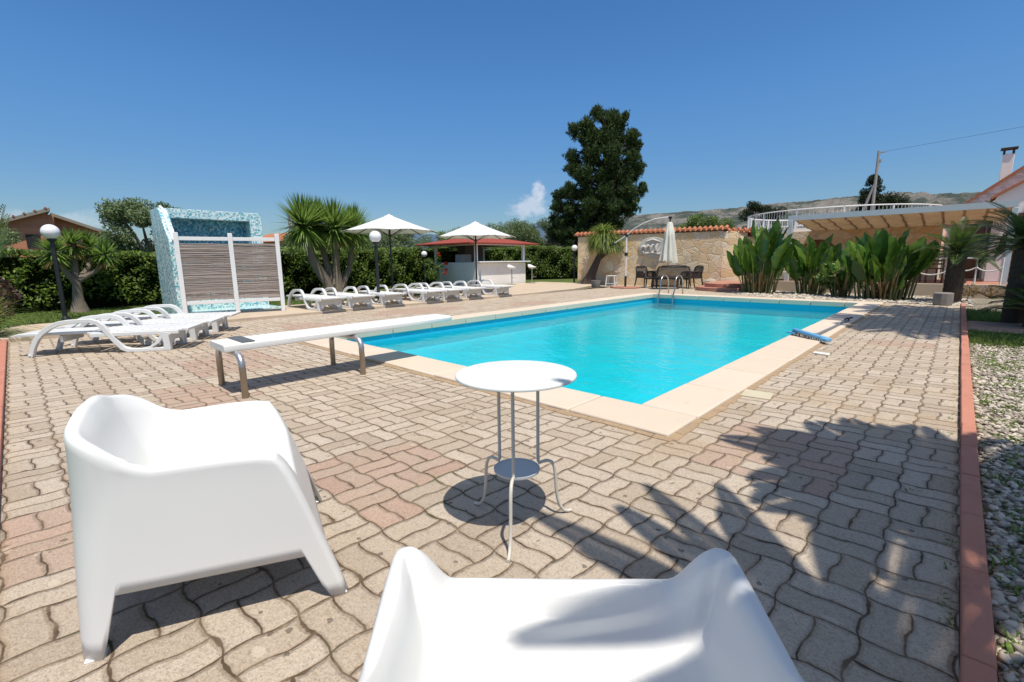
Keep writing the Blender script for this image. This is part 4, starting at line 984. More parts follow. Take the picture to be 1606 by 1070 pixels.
# big dark conifer behind the stone wall
rg = np.random.default_rng(5); cs = []; rs = []
MASS = [(530,155,70),(640,195,85),(735,190,45),(690,260,80),(340,260,62),(440,250,75),(470,330,110),(620,350,130),(780,350,75),(820,420,62),(335,470,72),(330,560,66),(480,470,110),(650,500,120),(800,520,85),(850,600,62),
        (430,640,100),(590,650,110),(740,640,110),(215,755,66),(320,760,84),(450,770,100),(600,790,110),(760,780,112),(880,735,55),(215,850,70),(320,880,92),(480,890,105),(640,910,115),(790,890,85),(190,960,55),(270,1000,85),(420,1010,100),(600,1020,110),(720,1000,50),(190,1060,75),(280,1100,95),(400,1100,105),(530,1110,105),(650,1090,85),(330,1200,90),(460,1220,100)]
RT = np.array([.835, .55, 0]); FW = np.array([-.55, .835, 0])
for mx, my, mr in MASS:
    lat, zz, r_ = (mx-590)*.00811, 9.6-(my-95)*.00811*1.0+1.1, mr*.00811
    depth = 2.0*math.sqrt(max(.05, 1-(lat/3.2)**2))*(.5 if zz > 8.5 else 1)
    for dp in (-.75*depth, -.1*depth, .75*depth):
        c0 = RT*(lat*(1 if dp < 0 else .9))+FW*(dp+rg.normal()*.25)+np.array([0, 0, zz+rg.normal()*.1])
        cs.append(tuple(c0)); rs.append(r_*.68)
        for k in range(13):
            dd = unit(rg.normal(size=3)); dd[2] = abs(dd[2])*.9-.3; q_ = .35+.75*rg.random(); cs.append(tuple(c0+dd*r_*q_+np.array([0, 0, .12*q_]))); rs.append(r_*(.34-.2*q_)*(.8+.6*rg.random()))
p, d, k = clump_pts(cs, rs, 180000, .1, 1.35, rg)
t = thing('conifer', 'tall dark evergreen conifer rising behind the stone wall', 'tree', (-17.40, 27.27, 0))
nb = d*.9+np.array([0, 0, .3]); quads_mesh('crown', leaves(p, (.14, .32), (.022, .05), d*.6+np.array([0, 0, .55]), .5, nb, rg), M['pine'], t)
m = MB(); m.tube([(0, 0, -.1), (.1, 0, 3), (0, .1, 6), (0, 0, 8.9)], [.42, .34, .2, .04], 12)
for i in range(0, len(cs), 9): c = Vector(cs[i]); m.tube([(0, 0, max(.9, c.z-.9)), (c.x*.6, c.y*.6, c.z-.2), c], [.09, .06, .02], 5)
m.build('trunk', M['bark_dark'], t, smooth=.8)
# olive and other trees beyond the hedge
def olive(label, x, y, hgt, wid, seed, mat='olive', group='trees beyond the hedge', n=15000, L=(.09, .18), W=(.028, .055), name='olive_tree'):
    rg = np.random.default_rng(seed); cs = []; rs = []
    for k in range(34):
        a = rg.random()*6.28; z = .32+.62*rg.random(); w = math.sin(math.pi*min(.95, max(.12, (z-.15)/.9)))**.6; r_ = wid*w*(.2+.75*rg.random()**.7)
        cs.append((r_*math.cos(a), r_*math.sin(a), z*hgt)); rs.append(wid*(.16+.2*rg.random()))
    tree(name, label, 'tree', (x, y, 0), hgt*.35, .16, cs, rs, n, L, W, M[mat], group, seed=seed, shell=.35, flat=.8)
olive('grey-green olive tree between the brick house and mosaic shower', -21.5, 3.5, 3.45, 1.5, 1)
olive('grey-green tree whose top shows just above the mosaic shower', -24, 6.0, 3.25, 1.5, 2)
olive('dull green tree behind the yucca, left of the first parasol', -21.5, 9.6, 2.9, 1.6, 3)
olive('rounded dark green tree between the yucca and first parasol', -22.5, 12.1, 3.6, 1.9, 4, 'shrub')
olive('pale olive tree seen between the two open parasols', -25.5, 16.8, 3.0, 2.0, 5)
olive('low green tree rising behind the second parasol', -26, 21.0, 3.1, 2.2, 6, 'shrub')
olive('silvery olive tree above the right end of the bar roof', -23.3, 24.5, 3.9, 2.3, 7, n=20000)
olive('olive tree touching the left side of the dark conifer', -22.0, 26.5, 4.0, 1.8, 8, 'olive')
olive('bright green round tree behind the right end of the stone wall', -10.6, 27.0, 3.5, 1.5, 9, 'shrub')
olive('dark bushy tree left of the round terrace railing', -10.2, 36.0, 5.1, 1.5, 10, 'dark_shrub')
olive('low dark shrub behind the round terrace railing', -3.6, 34.0, 4.6, 1.6, 12, 'dark_shrub')
olive('hazy bush at the far left beside the brick house', -27.5, -1.2, 2.9, 1.6, 13)
# cypress by the utility pole
rg = np.random.default_rng(21); cs = []; rs = []
for k in range(60):
    z = 1.6+rg.random()*3.8; w = np.interp(z, [2, 3.6, 4.7, 5.4], [.62, .6, .42, .1]); a = rg.random()*6.28; r_ = w*rg.random()**.6; cs.append((r_*math.cos(a), r_*math.sin(a), z)); rs.append(.14+.16*rg.random())
tree('cypress', 'small dark cypress behind the utility pole', 'tree', (-3.95, 33.0, 0), 2.5, .14, cs, rs, 12000, (.07, .16), (.025, .05), M['dark_shrub'], None, 'bark_dark', seed=22)

# sword-leaf heads (yucca)
def strip_leaf(base, d, L, w, droop, nseg=4, fold=0.):
    """returns quads for one narrow leaf"""
    d = Vector(d).normalized(); side = d.cross(Vector((0, 0, 1)));
    if side.length < .05: side = Vector((1, 0, 0))
    side.normalize(); p = Vector(base); q = []; rows = []
    for i in range(nseg+1):
        f = i/nseg; ww = w*(1-.15*(1-f)) * (1 if f < .55 else max(.04, 1-(f-.55)/.45)); rows.append((p-side*ww*.5, p+side*ww*.5))
        p = p+d*(L/nseg); d = (d+Vector((0, 0, -droop/nseg))).normalized()
    for i in range(nseg): q.append([rows[i][0], rows[i][1], rows[i+1][1], rows[i+1][0]])
    return q
def sword_head(c, n, L, w, rg, droop=.35, low=-1.0, nseg=4):
    out = []
    for k in range(n):
        el = low+(1.45-low)*rg.random()**.8; a = rg.random()*6.28; d = (math.cos(a)*math.cos(el), math.sin(a)*math.cos(el), math.sin(el)); out += strip_leaf(Vector(c)+Vector(d)*.05, d, L*(.8+.3*rg.random()), w, droop*(1.3 if el < .3 else .5), nseg)
    return out
def yucca(label, loc, heads, trunks, seed, n=210, L=.72, w=.055):
    rg = random.Random(seed); t = thing('yucca_tree', label, 'tree', loc, 0, 'yucca trees on the lawn'); q = []
    for c, s in heads:
        q += sword_head(c, int(n*s), L*s, w, rg)
    quads_mesh('sword_leaves', np.array([[tuple(p) for p in f] for f in q]), M['yucca'], t)
    m = MB()
    for pth, rr_ in trunks: m.tube(pth, rr_, 10)
    m.build('trunk', M['bark'], t, smooth=.8)
    for c, s in heads:
        q = []
        for k in range(26): a = rg.random()*6.28; q += strip_leaf(Vector(c)+Vector((0, 0, -.1)), (math.cos(a)*.7, math.sin(a)*.7, -.5), .55*s, .035, .9, 3)
        quads_mesh('dry_skirt', np.array([[tuple(p) for p in f] for f in q]), M['dry'], t)
yucca('multi-headed yucca with thick grey trunk, left of the mosaic shower', (-16.0, 1.05, 0),
      [((.1, -.30, 1.45), .72), ((-.3, .40, 1.58), .72), ((.2, .62, 1.40), .66), ((-.2, .05, 1.66), .72)],
      [([(0, 0, -.05), (0, 0, .3), (.02, .02, .72)], [.21, .115, .085]), ([(0, .02, .7), (.05, -.15, 1.0), (.1, -.32, 1.4)], [.08, .06, .05]), ([(0, .02, .7), (-.1, .3, 1.1), (-.3, .45, 1.55)], [.08, .06, .05]), ([(0, .05, .75), (.1, .4, 1.0), (.2, .75, 1.35)], [.07, .055, .05]), ([(0, 0, .7), (-.2, .1, 1.7)], [.08, .06])], 3, L=.60)
yucca('large yucca with three leafy heads behind the terrace loungers', (-14.9, 7.0, 0),
      [((-.1, -.58, 2.24), 1.3), ((-.1, .40, 2.20), 1.28), ((-.35, 1.20, 2.20), 1.2), ((-.7, .1, 2.40), 1.15)],
      [([(0, .1, -.05), (-.0, .0, .5), (-.06, -.38, 1.2), (-.1, -.58, 2.15)], [.22, .17, .14, .11]), ([(.05, .35, -.05), (.0, .35, .9), (-.1, .40, 2.1)], [.2, .12, .08]), ([(.05, .4, .3), (-.2, .9, .9), (-.35, 1.20, 2.1)], [.14, .09, .07]), ([(0, .2, .4), (-.7, .1, 2.3)], [.12, .07])], 4, n=360, L=.76)
# ponytail palm leaning at the left end of the stone wall
rg = random.Random(9); t = thing('ponytail_palm', 'leaning ponytail palm with drooping grassy head before the stone wall', 'tree', (-12.05, 17.75, 0))
q = []
for c, s, n in (((.50, .33, 1.98), 1.05, 1000), ((.85, .45, 1.75), .8, 420)):
    for k in range(n):
        a = rg.random()*6.28; el = rg.uniform(-.1, 1.4); d = (math.cos(a)*math.cos(el), math.sin(a)*math.cos(el), math.sin(el)); q += strip_leaf(c, d, rg.uniform(.8, 1.15)*s, .04, 2.5, 5)
quads_mesh('hanging_leaves', np.array([[tuple(p) for p in f] for f in q]), M['ponytail'], t)
m = MB(); m.tube([(0, 0, -.05), (.0, .0, .12), (.12, .05, .5), (.3, .15, 1.0), (.45, .28, 1.45), (.55, .35, 1.95)], [.42, .32, .2, .15, .12, .1], 14); m.tube([(.36, .2, 1.15), (.7, .4, 1.45), (.95, .5, 1.72)], [.10, .07, .06], 8); m.build('trunk', M['bark_dark'], t, smooth=.9)

# cycads and palms
def frond(rg, c, a, el, L, npin, pl, pw, droop):
    d = Vector((math.cos(a)*math.cos(el), math.sin(a)*math.cos(el), math.sin(el))); p = Vector(c); n = 14; pts = []; dirs = []
    for i in range(n+1):
        pts.append(p.copy()); dirs.append(d.copy()); p = p+d*(L/n); d = (d+Vector((0, 0, -droop*(.5+i/n)/n))).normalized()
    q = []
    for i in range(npin):
        f = .08+.92*i/(npin-1); x = f*n; k = min(n-1, int(x)); b = pts[k].lerp(pts[k+1], x-k); dd = dirs[k]
        side = dd.cross(Vector((0, 0, 1))); side = side.normalized() if side.length > .05 else Vector((math.sin(a), -math.cos(a), 0)); upv = side.cross(dd).normalized()
        ln = pl*(math.sin(math.pi*(.12+.84*f))**.7)
        for s in (-1, 1):
            e_ = (side*s*.80+dd*.55+upv*.28).normalized(); tip = b+e_*ln+Vector((0, 0, -.1*ln)); mid = b+e_*ln*.5; w = dd*pw*.5
            q.append([b-w*.6, mid-w, tip, mid+w])
    return q, pts
def palm(name, label, cat, loc, th, tr, nf, L, pl, pw, seed, group, lean=(0, 0), elr=(-.15, 1.3), droop=1.1, mat='cycad', npin=46, bark='cycad_bark'):
    rg = random.Random(seed); t = thing(name, label, cat, loc, 0, group); q = []; m2 = MB(); c = (lean[0], lean[1], th)
    for k in range(nf):
        a = 2*math.pi*(k*.381966)+rg.uniform(-.15, .15); el = elr[0]+(elr[1]-elr[0])*((k+.5)/nf)+rg.uniform(-.08, .08); fq, pts = frond(rg, c, a, el, L*rg.uniform(.85, 1.08), npin, pl, pw, droop*rg.uniform(.8, 1.2)); q += fq
        m2.tube([pts[0], pts[5], pts[10], pts[14]], [.014, .011, .007, .003], 5, False)
    quads_mesh('fronds', np.array([[tuple(p) for p in f] for f in q]), M[mat], t)
    m2.build('frond_stalks', M['strel_stem'], t, smooth=1.)
    m = MB(); n = 16; ns = max(10, int(th/.05)); pth = [(lean[0]*(i/ns)**1.5, lean[1]*(i/ns)**1.5, th*i/ns-.05) for i in range(ns+1)]
    m.tube(pth, [tr*(1.08-.12*(i/ns))*(1+.07*(i % 2)) for i in range(ns+1)], n); m.sphere((lean[0], lean[1], th), tr*.8, 12, 8); m.build('trunk', M[bark], t, smooth=.9)
palm('sago_palm', 'short sago palm behind the grey stone block', 'palm', (-.06, 15.9, 0), 1.15, .17, 34, .95, .20, .017, 31, 'sago palms on the right', elr=(-.05, 1.35))
palm('sago_palm', 'dark-trunked sago palm at the right edge beyond the pink path', 'palm', (.80, 11.65, 0), 1.27, .17, 40, .98, .22, .017, 32, 'sago palms on the right', elr=(-.15, 1.3))
palm('sago_palm', 'low trunkless sago palm at the right edge by the grass', 'palm', (.98, 11.0, 0), .25, .14, 22, .75, .18, .016, 33, 'sago palms on the right', elr=(.05, 1.2))
palm('palm_tree', 'tall palm beside the chairs that shades the near paving', 'palm', (1.32, .88, -.05), 3.6, .13, 27, 1.34, .115, .06, 41, 'tall palms out of view on the right', elr=(-.25, 1.25), droop=.8, mat='palm', npin=62)
palm('palm_tree', 'tall palm that shades the paving halfway along the kerb', 'palm', (1.42, 2.55, -.05), 3.5, .14, 32, 1.15, .26, .062, 42, 'tall palms out of view on the right', elr=(-.4, 1.2), mat='palm', npin=50)
palm('palm_tree', 'tall palm beyond the pink path that shades the coping', 'palm', (2.5, 9.2, -.05), 7.6, .2, 34, 1.7, .42, .05, 43, 'tall palms out of view on the right', elr=(-.4, 1.2), mat='palm')
palm('palm_tree', 'tall palm near the sago palms that shades the far paving', 'palm', (2.7, 11.6, -.05), 8.0, .2, 34, 1.7, .42, .05, 44, 'tall palms out of view on the right', elr=(-.4, 1.2), mat='palm')
palm('young_palm', 'young palm with one upright frond at the far left edge', 'palm', (-12.55, -.50, 0), .30, .12, 9, 1.85, .26, .03, 51, None, elr=(1.1, 1.54), droop=.25, mat='palm')

# tussock and bronze bush at left
rg = random.Random(12); t = thing('grass_tussock', 'clump of long arching green grass at the left edge', 'plant', (-11.0, -.62, 0)); q = []
for k in range(520):
    a = rg.random()*6.28; el = rg.uniform(.5, 1.5); d = (math.cos(a)*math.cos(el), math.sin(a)*math.cos(el), math.sin(el)); b = (rg.uniform(-.22, .22), rg.uniform(-.22, .22), 0); q += strip_leaf(b, d, rg.uniform(.7, 1.15), .022, 1.7, 5)
quads_mesh('blades', np.array([[tuple(p) for p in f] for f in q]), M['grassy'], t)
def bush(name, label, loc, cs, rs, n, L, W, mat, seed, cat='shrub', flower=None):
    rg = np.random.default_rng(seed); t = thing(name, label, cat, loc); p, d, k = clump_pts(cs, rs, n, .3, .9, rg); quads_mesh('foliage', leaves(p, L, W, d*.3, .9, d*.7+np.array([0, 0, .5]), rg), M[mat], t)
    m = MB()
    for c in cs: m.tube([(0, 0, 0), (c[0]*.4, c[1]*.4, c[2]*.5), c], [.03, .02, .008], 5)
    m.build('stems', M['bark_dark'], t)
    if flower:
        p, d, k = clump_pts(flower, [.09]*len(flower), 40*len(flower), .2, 1., rg); quads_mesh('flowers', leaves(p, (.05, .09), (.04, .07), None, 1., None, rg), M['flower'], t)
bush('bronze_bush', 'dark bronze-leaved bush behind the grass clump at left', (-12.6, -.55, 0), [(0, 0, .5), (.3, .2, .4), (-.2, .3, .6), (.2, -.2, .7), (-.3, -.2, .5), (.1, .3, .75)], [.35, .3, .32, .3, .3, .25], 1600, (.07, .15), (.04, .08), 'redbush', 61)
bush('flowering_shrub', 'shrub with red blooms at the left corner of the bar', (-17.4, 13.2, 0), [(0, 0, .5), (.1, .2, .9), (-.1, -.2, 1.1), (.2, -.3, .6), (.0, .3, 1.3)], [.3, .28, .25, .3, .2], 1300, (.06, .12), (.03, .06), 'shrub', 62, flower=[(.3, .1, 1.45), (.35, .45, 1.05), (.4, .4, .75), (.42, .3, .6), (.5, 1.0, .75)])
bush('low_flower_clump', 'low clump with yellow and white flowers behind the loungers', (-15.2, 9.6, 0), [(0, 0, .15), (.2, .3, .15), (-.1, .5, .2)], [.16, .15, .15], 500, (.05, .10), (.02, .04), 'shrub', 63)
bush('low_shrub', 'low bright shrub in the middle of the stone bed', (-2.62, 16.45, 0), [(0, 0, .45), (.2, .15, .35), (-.25, .1, .5), (.1, -.2, .6), (-.1, .2, .85)], [.28, .25, .26, .25, .22], 1100, (.10, .2), (.05, .09), 'shrub', 64)
bush('low_shrub', 'dry straggly ground shrub against the terrace wall', (.7, 18.1, 0), [(0, 0, .15), (.4, .05, .15), (-.4, .0, .18), (.8, 0, .14)], [.22, .2, .22, .2], 900, (.05, .10), (.02, .03), 'dry', 65)

# paddle-leaf plants
def paddle_clump(label, loc, n, hmin, hmax, spread, seed, dry=14):
    rg = random.Random(seed); t = thing('paddle_plant', label, 'plant', loc, 0, 'paddle-leaved plants in the stone bed')
    m = MB(); ms = MB()
    for k in range(int(n*1.35)):
        k = k*n/int(n*1.35)
        a = k*1.35*2.39996+rg.uniform(-.3, .3); rr_ = spread*math.sqrt((k+.5)/n)*.55; b = Vector((rr_*math.cos(a)*1.15, rr_*math.sin(a)*.6, 0))
        hgt = (hmin*.55+(hmax-hmin*.55)*rg.random()**.65)*(1-.22*(k/n)); lean = .05+.24*(k/n)*rg.uniform(.6, 1.2); out = Vector((math.cos(a)*1.1, math.sin(a)*.8, 0))
        bl = rg.uniform(.62, 1.0)*min(1, hgt/1.45); tipz = hgt; st = b+out*lean*.75*(hgt/1.8)+Vector((0, 0, max(.15, hgt-bl*.9)))
        ms.tube([b, b.lerp(st, .5)+Vector((0, 0, .06)), st], [.024, .018, .013], 5, False)
        d = (st-b).normalized(); d = (d+out*.18).normalized(); rowsN = 16; W = rg.uniform(.135, .205)*(bl/.7)
        tw = rg.uniform(0, 6.28); side = d.orthogonal().normalized(); side = (Matrix.Rotation(tw, 3, d) @ side); p = st.copy(); bend = out*rg.uniform(-.15, .7)+Vector((rg.uniform(-.3, .3), rg.uniform(-.3, .3), -rg.uniform(0, 1.3)*rg.random())); notch = [rg.uniform(.72, 1.06) if rg.random() < .45 else 1. for _ in range(40)]
        vs = []; fs = []; fold = rg.uniform(.15, .55)
        for i in range(rowsN+1):
            f = i/rowsN; w = W*max(.02, (math.sin(math.pi*min(1, (f*.97+.03)**.8))**.8)); nr = d.cross(side).normalized()
            for j in (-1, -.5, 0, .5, 1):
                wav = .012*math.sin(f*22+j*3+k); wj = w*(notch[(i*2+(j > 0)) % 40] if abs(j) == 1 else 1.); vs.append(p+side*(wj*j)+nr*(abs(j)*w*fold+wav*abs(j)))
            p = p+d*(bl/rowsN); d = (d+bend*(f/rowsN)*1.1).normalized(); side = (side-d*side.dot(d)).normalized()
        for i in range(rowsN):
            for j in range(4): q0 = i*5+j; fs.append((q0, q0+1, q0+6, q0+5))
        m.add(vs, fs)
    m.build('paddle_leaves', M['strel'], t, smooth=3.); ms.build('stalks', M['strel_stem'], t, smooth=1.)
    q = []
    for k in range(dry*4):
        a = rg.random()*6.28; b = Vector((math.cos(a)*spread*.5*rg.random(), math.sin(a)*spread*.3*rg.random(), 0)); q += strip_leaf(b, (math.cos(a)*.3, math.sin(a)*.3, 1), rg.uniform(.4, .9), .05, rg.uniform(.2, 1.2), 4)
    quads_mesh('dry_leaf_bases', np.array([[tuple(p) for p in f] for f in q]), M['dry'], t)
paddle_clump('tallest clump of paddle-leaved plant at the left of the bed near the steps', (-4.65, 16.55, 0), 44, 1.35, 2.4, .80, 71)
paddle_clump('clump of paddle-leaved plant below the left half of the pergola', (-3.3, 17.0, 0), 28, 1.2, 1.9, .62, 72, 8)
paddle_clump('small clump of paddle-leaved plant between two larger ones', (-2.35, 16.2, 0), 9, .7, 1.2, .4, 73, 4)
paddle_clump('widest clump of paddle-leaved plant beside the sago palm', (-1.42, 15.95, 0), 50, 1.1, 1.9, .95, 74, 22)
# weeds in paving joints: one mass of tiny tufts
q = []; rg = random.Random(77)
spots = [(-.98+.0, 2.22), (-.05, 2.9), (-.09, 3.6), (.07, 2.3), (-.33, 3.9), (-.6, 4.8), (-.33, 5.3), (.08, 4.4), (.09, 5.2), (-.55, 6.0), (-.78, 5.6), (.1, 1.9), (-.3, 6.9), (.09, 6.6), (.1, 7.7), (-4.0, 2.0), (-3.3, 1.75), (-3.0, 1.95), (-3.6, 2.2), (-1.2, 4.8), (-.12, 4.6), (.1, 8.8)]
spots += [(.095+rg.uniform(-.01, .02), 1.6+k*.21+rg.uniform(-.1, .1)) for k in range(46)] + [(.21+rg.uniform(0, .04), 1.6+k*.3+rg.uniform(-.1, .1)) for k in range(24)]
for x, y in spots:
    big = rg.uniform(.4, 1.)
    for k in range(int(14*big)):
        a = rg.random()*6.28; q += strip_leaf((x+rg.uniform(-.03, .03)*big, y+rg.uniform(-.05, .05)*big, -.004), (math.cos(a), math.sin(a), rg.uniform(.2, 1.)), rg.uniform(.012, .04)*big, .006, .8, 2)
tag(quads_mesh('paving_weeds', np.array([[tuple(p) for p in f] for f in q]), M['weed']), 'tiny green weeds growing in the paving joints', 'weeds', kind='stuff')
q = []
for k in range(230):
    y = 1.6+rg.random()*6.8; x = .25+rg.random()*(.25+.07*y); big = rg.uniform(.5, 1.4)
    for j in range(int(16*big)):
        a = rg.random()*6.28; q += strip_leaf((x+rg.uniform(-.04, .04)*big, y+rg.uniform(-.06, .06)*big, -.015), (math.cos(a), math.sin(a), rg.uniform(.3, 1.2)), rg.uniform(.02, .05)*big, .009, .8, 2)
tag(quads_mesh('gravel_weeds', np.array([[tuple(p) for p in f] for f in q]), M['weed']), 'green weeds sprouting through the gravel', 'weeds', kind='stuff')

# ------------------------------------------------------------------ buildings
# brick house far left
t = thing('brick_house', 'unfinished red brick house with pitched roof beyond the hedge at far left', 'house', (-33, .42, 0))
m = MB(); m.prism([(-4.6, 0), (-4.6, 1.5), (1.1, 3.75), (1.1, 0)], -.3, 0, 'yz'); m.build('front_wall', M['brick'], t, smooth=0)
m = MB(); m.prism([(-6.5, 0), (0, 0), (0, 2.7), (-.05, 3.65), (-6.5, 2.6)], 1.1, 1.35); m.build('side_wall', M['brick'], t, smooth=0)
m = MB(); m.prism([(1.36, 0), (3.9, 0), (3.9, 2.58), (1.36, 3.6)], -6, -.8, 'yz'); m.build('rear_wing', M['brick'], t, smooth=0)
m = MB(); m.prism([(-5, 1.35), (1.25, 3.80), (1.25, 3.96), (-5, 1.51)], -7, .35, 'yz'); m.build('roof', M['eave'], t, smooth=0)
m = MB(); m.prism([(1.3, 3.62), (4.3, 2.40), (4.3, 2.54), (1.3, 3.78)], -7, -.4, 'yz'); m.build('roof', M['eave'], t, smooth=0)
m = MB(); m.box((.01, .50, 2.35), (.06, .50, .62)); m.build('window', M['black'], t, smooth=0)
m = MB()
for k in range(16): m.tube([(-6, -4.6+k*.38, 1.70+k*.149), (.38, -4.6+k*.38, 1.70+k*.149)], .05, 6)
m.build('roof_tiles', M['tile'], t)
t = thing('distant_house', 'distant pale orange house seen between the screen and yucca', 'house', (-39, 15.2, 0), .2)
MB().box((0, 0, 1.4), (4, 3.0, 2.8)).build('wall', plain('ochre_render', (.42, .27, .17), .9), t)
m = MB(); m.prism([(-1.8, 2.75), (1.8, 2.75), (0, 3.5)], -2.3, 2.3, 'yz'); m.build('roof', M['tile'], t, smooth=0)
# terrace slab, stone pool house with round roof terrace
t = thing('veranda', 'raised veranda floor with low rendered wall behind the paddle plants', 'veranda', (0, 18.55, 0))
m = MB(); m.box((1.9, 2.5, .12), (13.4, 5.0, .34)); m.build('floor', M['red_tile'], t); m = MB(); m.box((1.9, -.06, .125), (13.4, .12, .40)); m.build('edge_wall', M['concrete'], t, bevel=.01)
hc = Vector((-4.3, 26.0, 0)); t = thing('stone_pavilion', 'tan stone pavilion with arched openings under a round railed roof terrace', 'pavilion', (hc.x, hc.y, 0))
m = MB()
def arch_wall(m, x0, x1, z0, z1, y, th, arches):
    """wall in xz with arched holes, built of strips"""
    xs = sorted(set([x0, x1]+[c+s*r_*math.cos(k*math.pi/16) for c, r_, zs in arches for k in range(17) for s in (1,)]))
    for a, b in zip(xs[:-1], xs[1:]):
        mid = (a+b)/2; lo_a = lo_b = z0
        for c, r_, zs in arches:
            if abs(mid-c) < r_: lo_a = zs+math.sqrt(max(0, r_*r_-(a-c)**2)); lo_b = zs+math.sqrt(max(0, r_*r_-(b-c)**2))
        m.add([(a, y, lo_a), (b, y, lo_b), (b, y, z1), (a, y, z1), (a, y+th, lo_a), (b, y+th, lo_b), (b, y+th, z1), (a, y+th, z1)], [(0,1,2,3),(7,6,5,4),(0,4,5,1),(3,2,6,7)]+([(0,3,7,4)] if a == x0 else [])+([(1,5,6,2)] if b == x1 else []))
    return m
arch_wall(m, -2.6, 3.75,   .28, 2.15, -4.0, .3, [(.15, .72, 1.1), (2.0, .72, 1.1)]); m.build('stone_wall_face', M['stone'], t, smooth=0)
m = MB(); m.box((-2.72, -1.6, 1.21), (.24, 4.8, 1.86)); m.box((3.6, -1.6, 1.21), (.3, 4.2, 1.86)); m.build('side_wall', M['house_white'], t, smooth=0)
m = MB(); m.box((.6, -2.2, 1.2), (6.0, .1, 1.85)); m.build('inner_wall', plain('ochre_inner_wall', (.42, .26, .16), .9, var=.12), t, smooth=0)
m = MB(); m.prism([(3.78*math.cos(2*math.pi*k/48), 3.78*math.sin(2*math.pi*k/48)) for k in range(48)], 2.16, 2.30, 'xy'); m.build('roof_slab', M['house_white'], t, smooth=.5)
m = MB(); NP = 48
for z, r_ in ((3.06, .028), (2.42, .018)): m.tube([(3.6*math.cos(2*math.pi*k/96), 3.6*math.sin(2*math.pi*k/96), z) for k in range(97)], r_, 6)
for k in range(170): a = 2*math.pi*k/170; m.tube([(3.6*math.cos(a), 3.6*math.sin(a), 2.42), (3.6*math.cos(a), 3.6*math.sin(a), 3.06)], .0085, 4, False)
for k in range(14): a = 2*math.pi*k/14; m.tube([(3.6*math.cos(a), 3.6*math.sin(a), 2.28), (3.6*math.cos(a), 3.6*math.sin(a), 3.08)], .03, 6)
m.build('railing', M['white_paint'], t)
# pergola
t = thing('pergola', 'long pale blue pergola with cane matting roof over the veranda', 'pergola', (0, 18.85, .3))
def zb_(x): return 2.13+.02*(x+4.4)/5.3
m = MB().bar((-4.5, 0, 2.17), (.98, 0, 2.19), .10, .17); 
m.build('front_beam', M['pergola'], t, smooth=0)
MB().bar((-4.5, 3.40, 1.81), (.98, 3.40, 1.81), .08, .12).build('rear_beam', M['pergola'], t, smooth=0)
for x in (-4.42, .93): MB().box((x, .0, 1.04), (.13, .13, 2.09)).build('post', M['pergola'], t, bevel=.006)
for x in (-2.0,): MB().box((x, 3.40, .87), (.1, .1, 1.74)).build('post', M['pergola'], t)
m = MB()
for k in range(12): x = -4.4+k*.484; m.bar((x, .052, 2.245), (x, 3.31, 1.935), .05, .05)
m.build('rafter', M['pergola'], t, smooth=0)
m = MB(); vs = []; fs = []; nx = 40
for i in range(nx+1):
    x = -4.45+5.4*i/nx
    for j in range(9): y = .06+3.3*j/8; vs.append((x, y, 2.185-.31*(j/8)-.035*abs(math.sin((x+4.4)*math.pi/.484))-.02*math.sin(y*5+x)))
for i in range(nx):
    for j in range(8): a = i*9+j; fs.append((a, a+1, a+10, a+9))
m.add(vs, fs); m.build('cane_roof', M['cane'], t, smooth=1., solid=.012)
# rope railing on veranda
t = thing('rope_railing', 'low white railing with a drooping rope along the veranda edge', 'railing', (0, 18.62, .3))
m = MB(); m.bar((-4.9, 0, .74), (.86, 0, .76), .03, .04); m.build('top_rail', M['white_paint'], t, smooth=0)
xp = [-4.9, -4.1, -3.1, -2.1, -1.1, -.1, .35, .86]
for x in xp: MB().tube([(x, 0, 0), (x, 0, .76)], .02, 8).build('post', M['white_paint'], t)
m = MB()
for a, b in zip(xp[:-1], xp[1:]): m.tube([(a+(b-a)*k/10, -.02, .50-.62*(b-a)*(1-((k-5)/5)**2)*.36) for k in range(11)], .019, 6)
m.build('rope', M['rope'], t, smooth=1.)
# white house on the right
t = thing('white_house', 'white house with stone gable, red roof edge and chimney at right', 'house', (0, 24.5, 0))
m = MB(); m.prism([(-.45, 0), (-.45, 2.68), (4.6, 6.85), (9.6, 2.7), (9.6, 0)], 0, 6.); m.build('stone_gable', M['split'], t, smooth=0)
m = MB()
m.bar((-.62, -.02, 2.575), (4.6, -.02, 6.90), .13, .06); m.bar((4.6, -.02, 6.90), (9.9, -.02, 2.50), .13, .06); m.build('roof_edge', M['tile'], t, smooth=0)
m = MB(); m.add([(-.62, .0, 2.63), (4.6, .0, 6.95), (4.6, 6.2, 6.95), (-.62, 6.2, 2.63), (9.9, 0, 2.55), (9.9, 6.2, 2.55)], [(0,1,2,3),(1,4,5,2)]); m.build('roof', M['tile'], t, smooth=0)
m = MB(); m.prism([(.62, .3), (.62, 2.93), (3.6, 5.0), (7.5, 2.9), (7.5, .3)], -3.0, -.02); m.build('front_wing', M['house_white'], t, smooth=0)
m = MB(); m.bar((.50, -3.04, 2.89), (3.6, -3.04, 5.06), .16, .065); m.bar((3.6, -3.04, 5.06), (7.8, -3.04, 2.78), .16, .065); m.build('wing_roof_edge', M['tile'], t, smooth=0)
m = MB(); m.add([(.50, -3.0, 2.94), (3.6, -3.0, 5.11), (3.6, -.1, 5.11), (.50, -.1, 2.94), (7.8, -3.0, 2.83), (7.8, -.1, 2.83)], [(0,1,2,3),(1,4,5,2)]); m.build('wing_roof', M['tile'], t, smooth=0)
cz = MB().box((.86, 1.0, 4.1), (.30, .30, 1.3)); c_ = cz.build('chimney', M['bar_wall'], t, bevel=.01)
m = MB().box((.86, 1.0, 4.93), (.44, .44, .05)); 
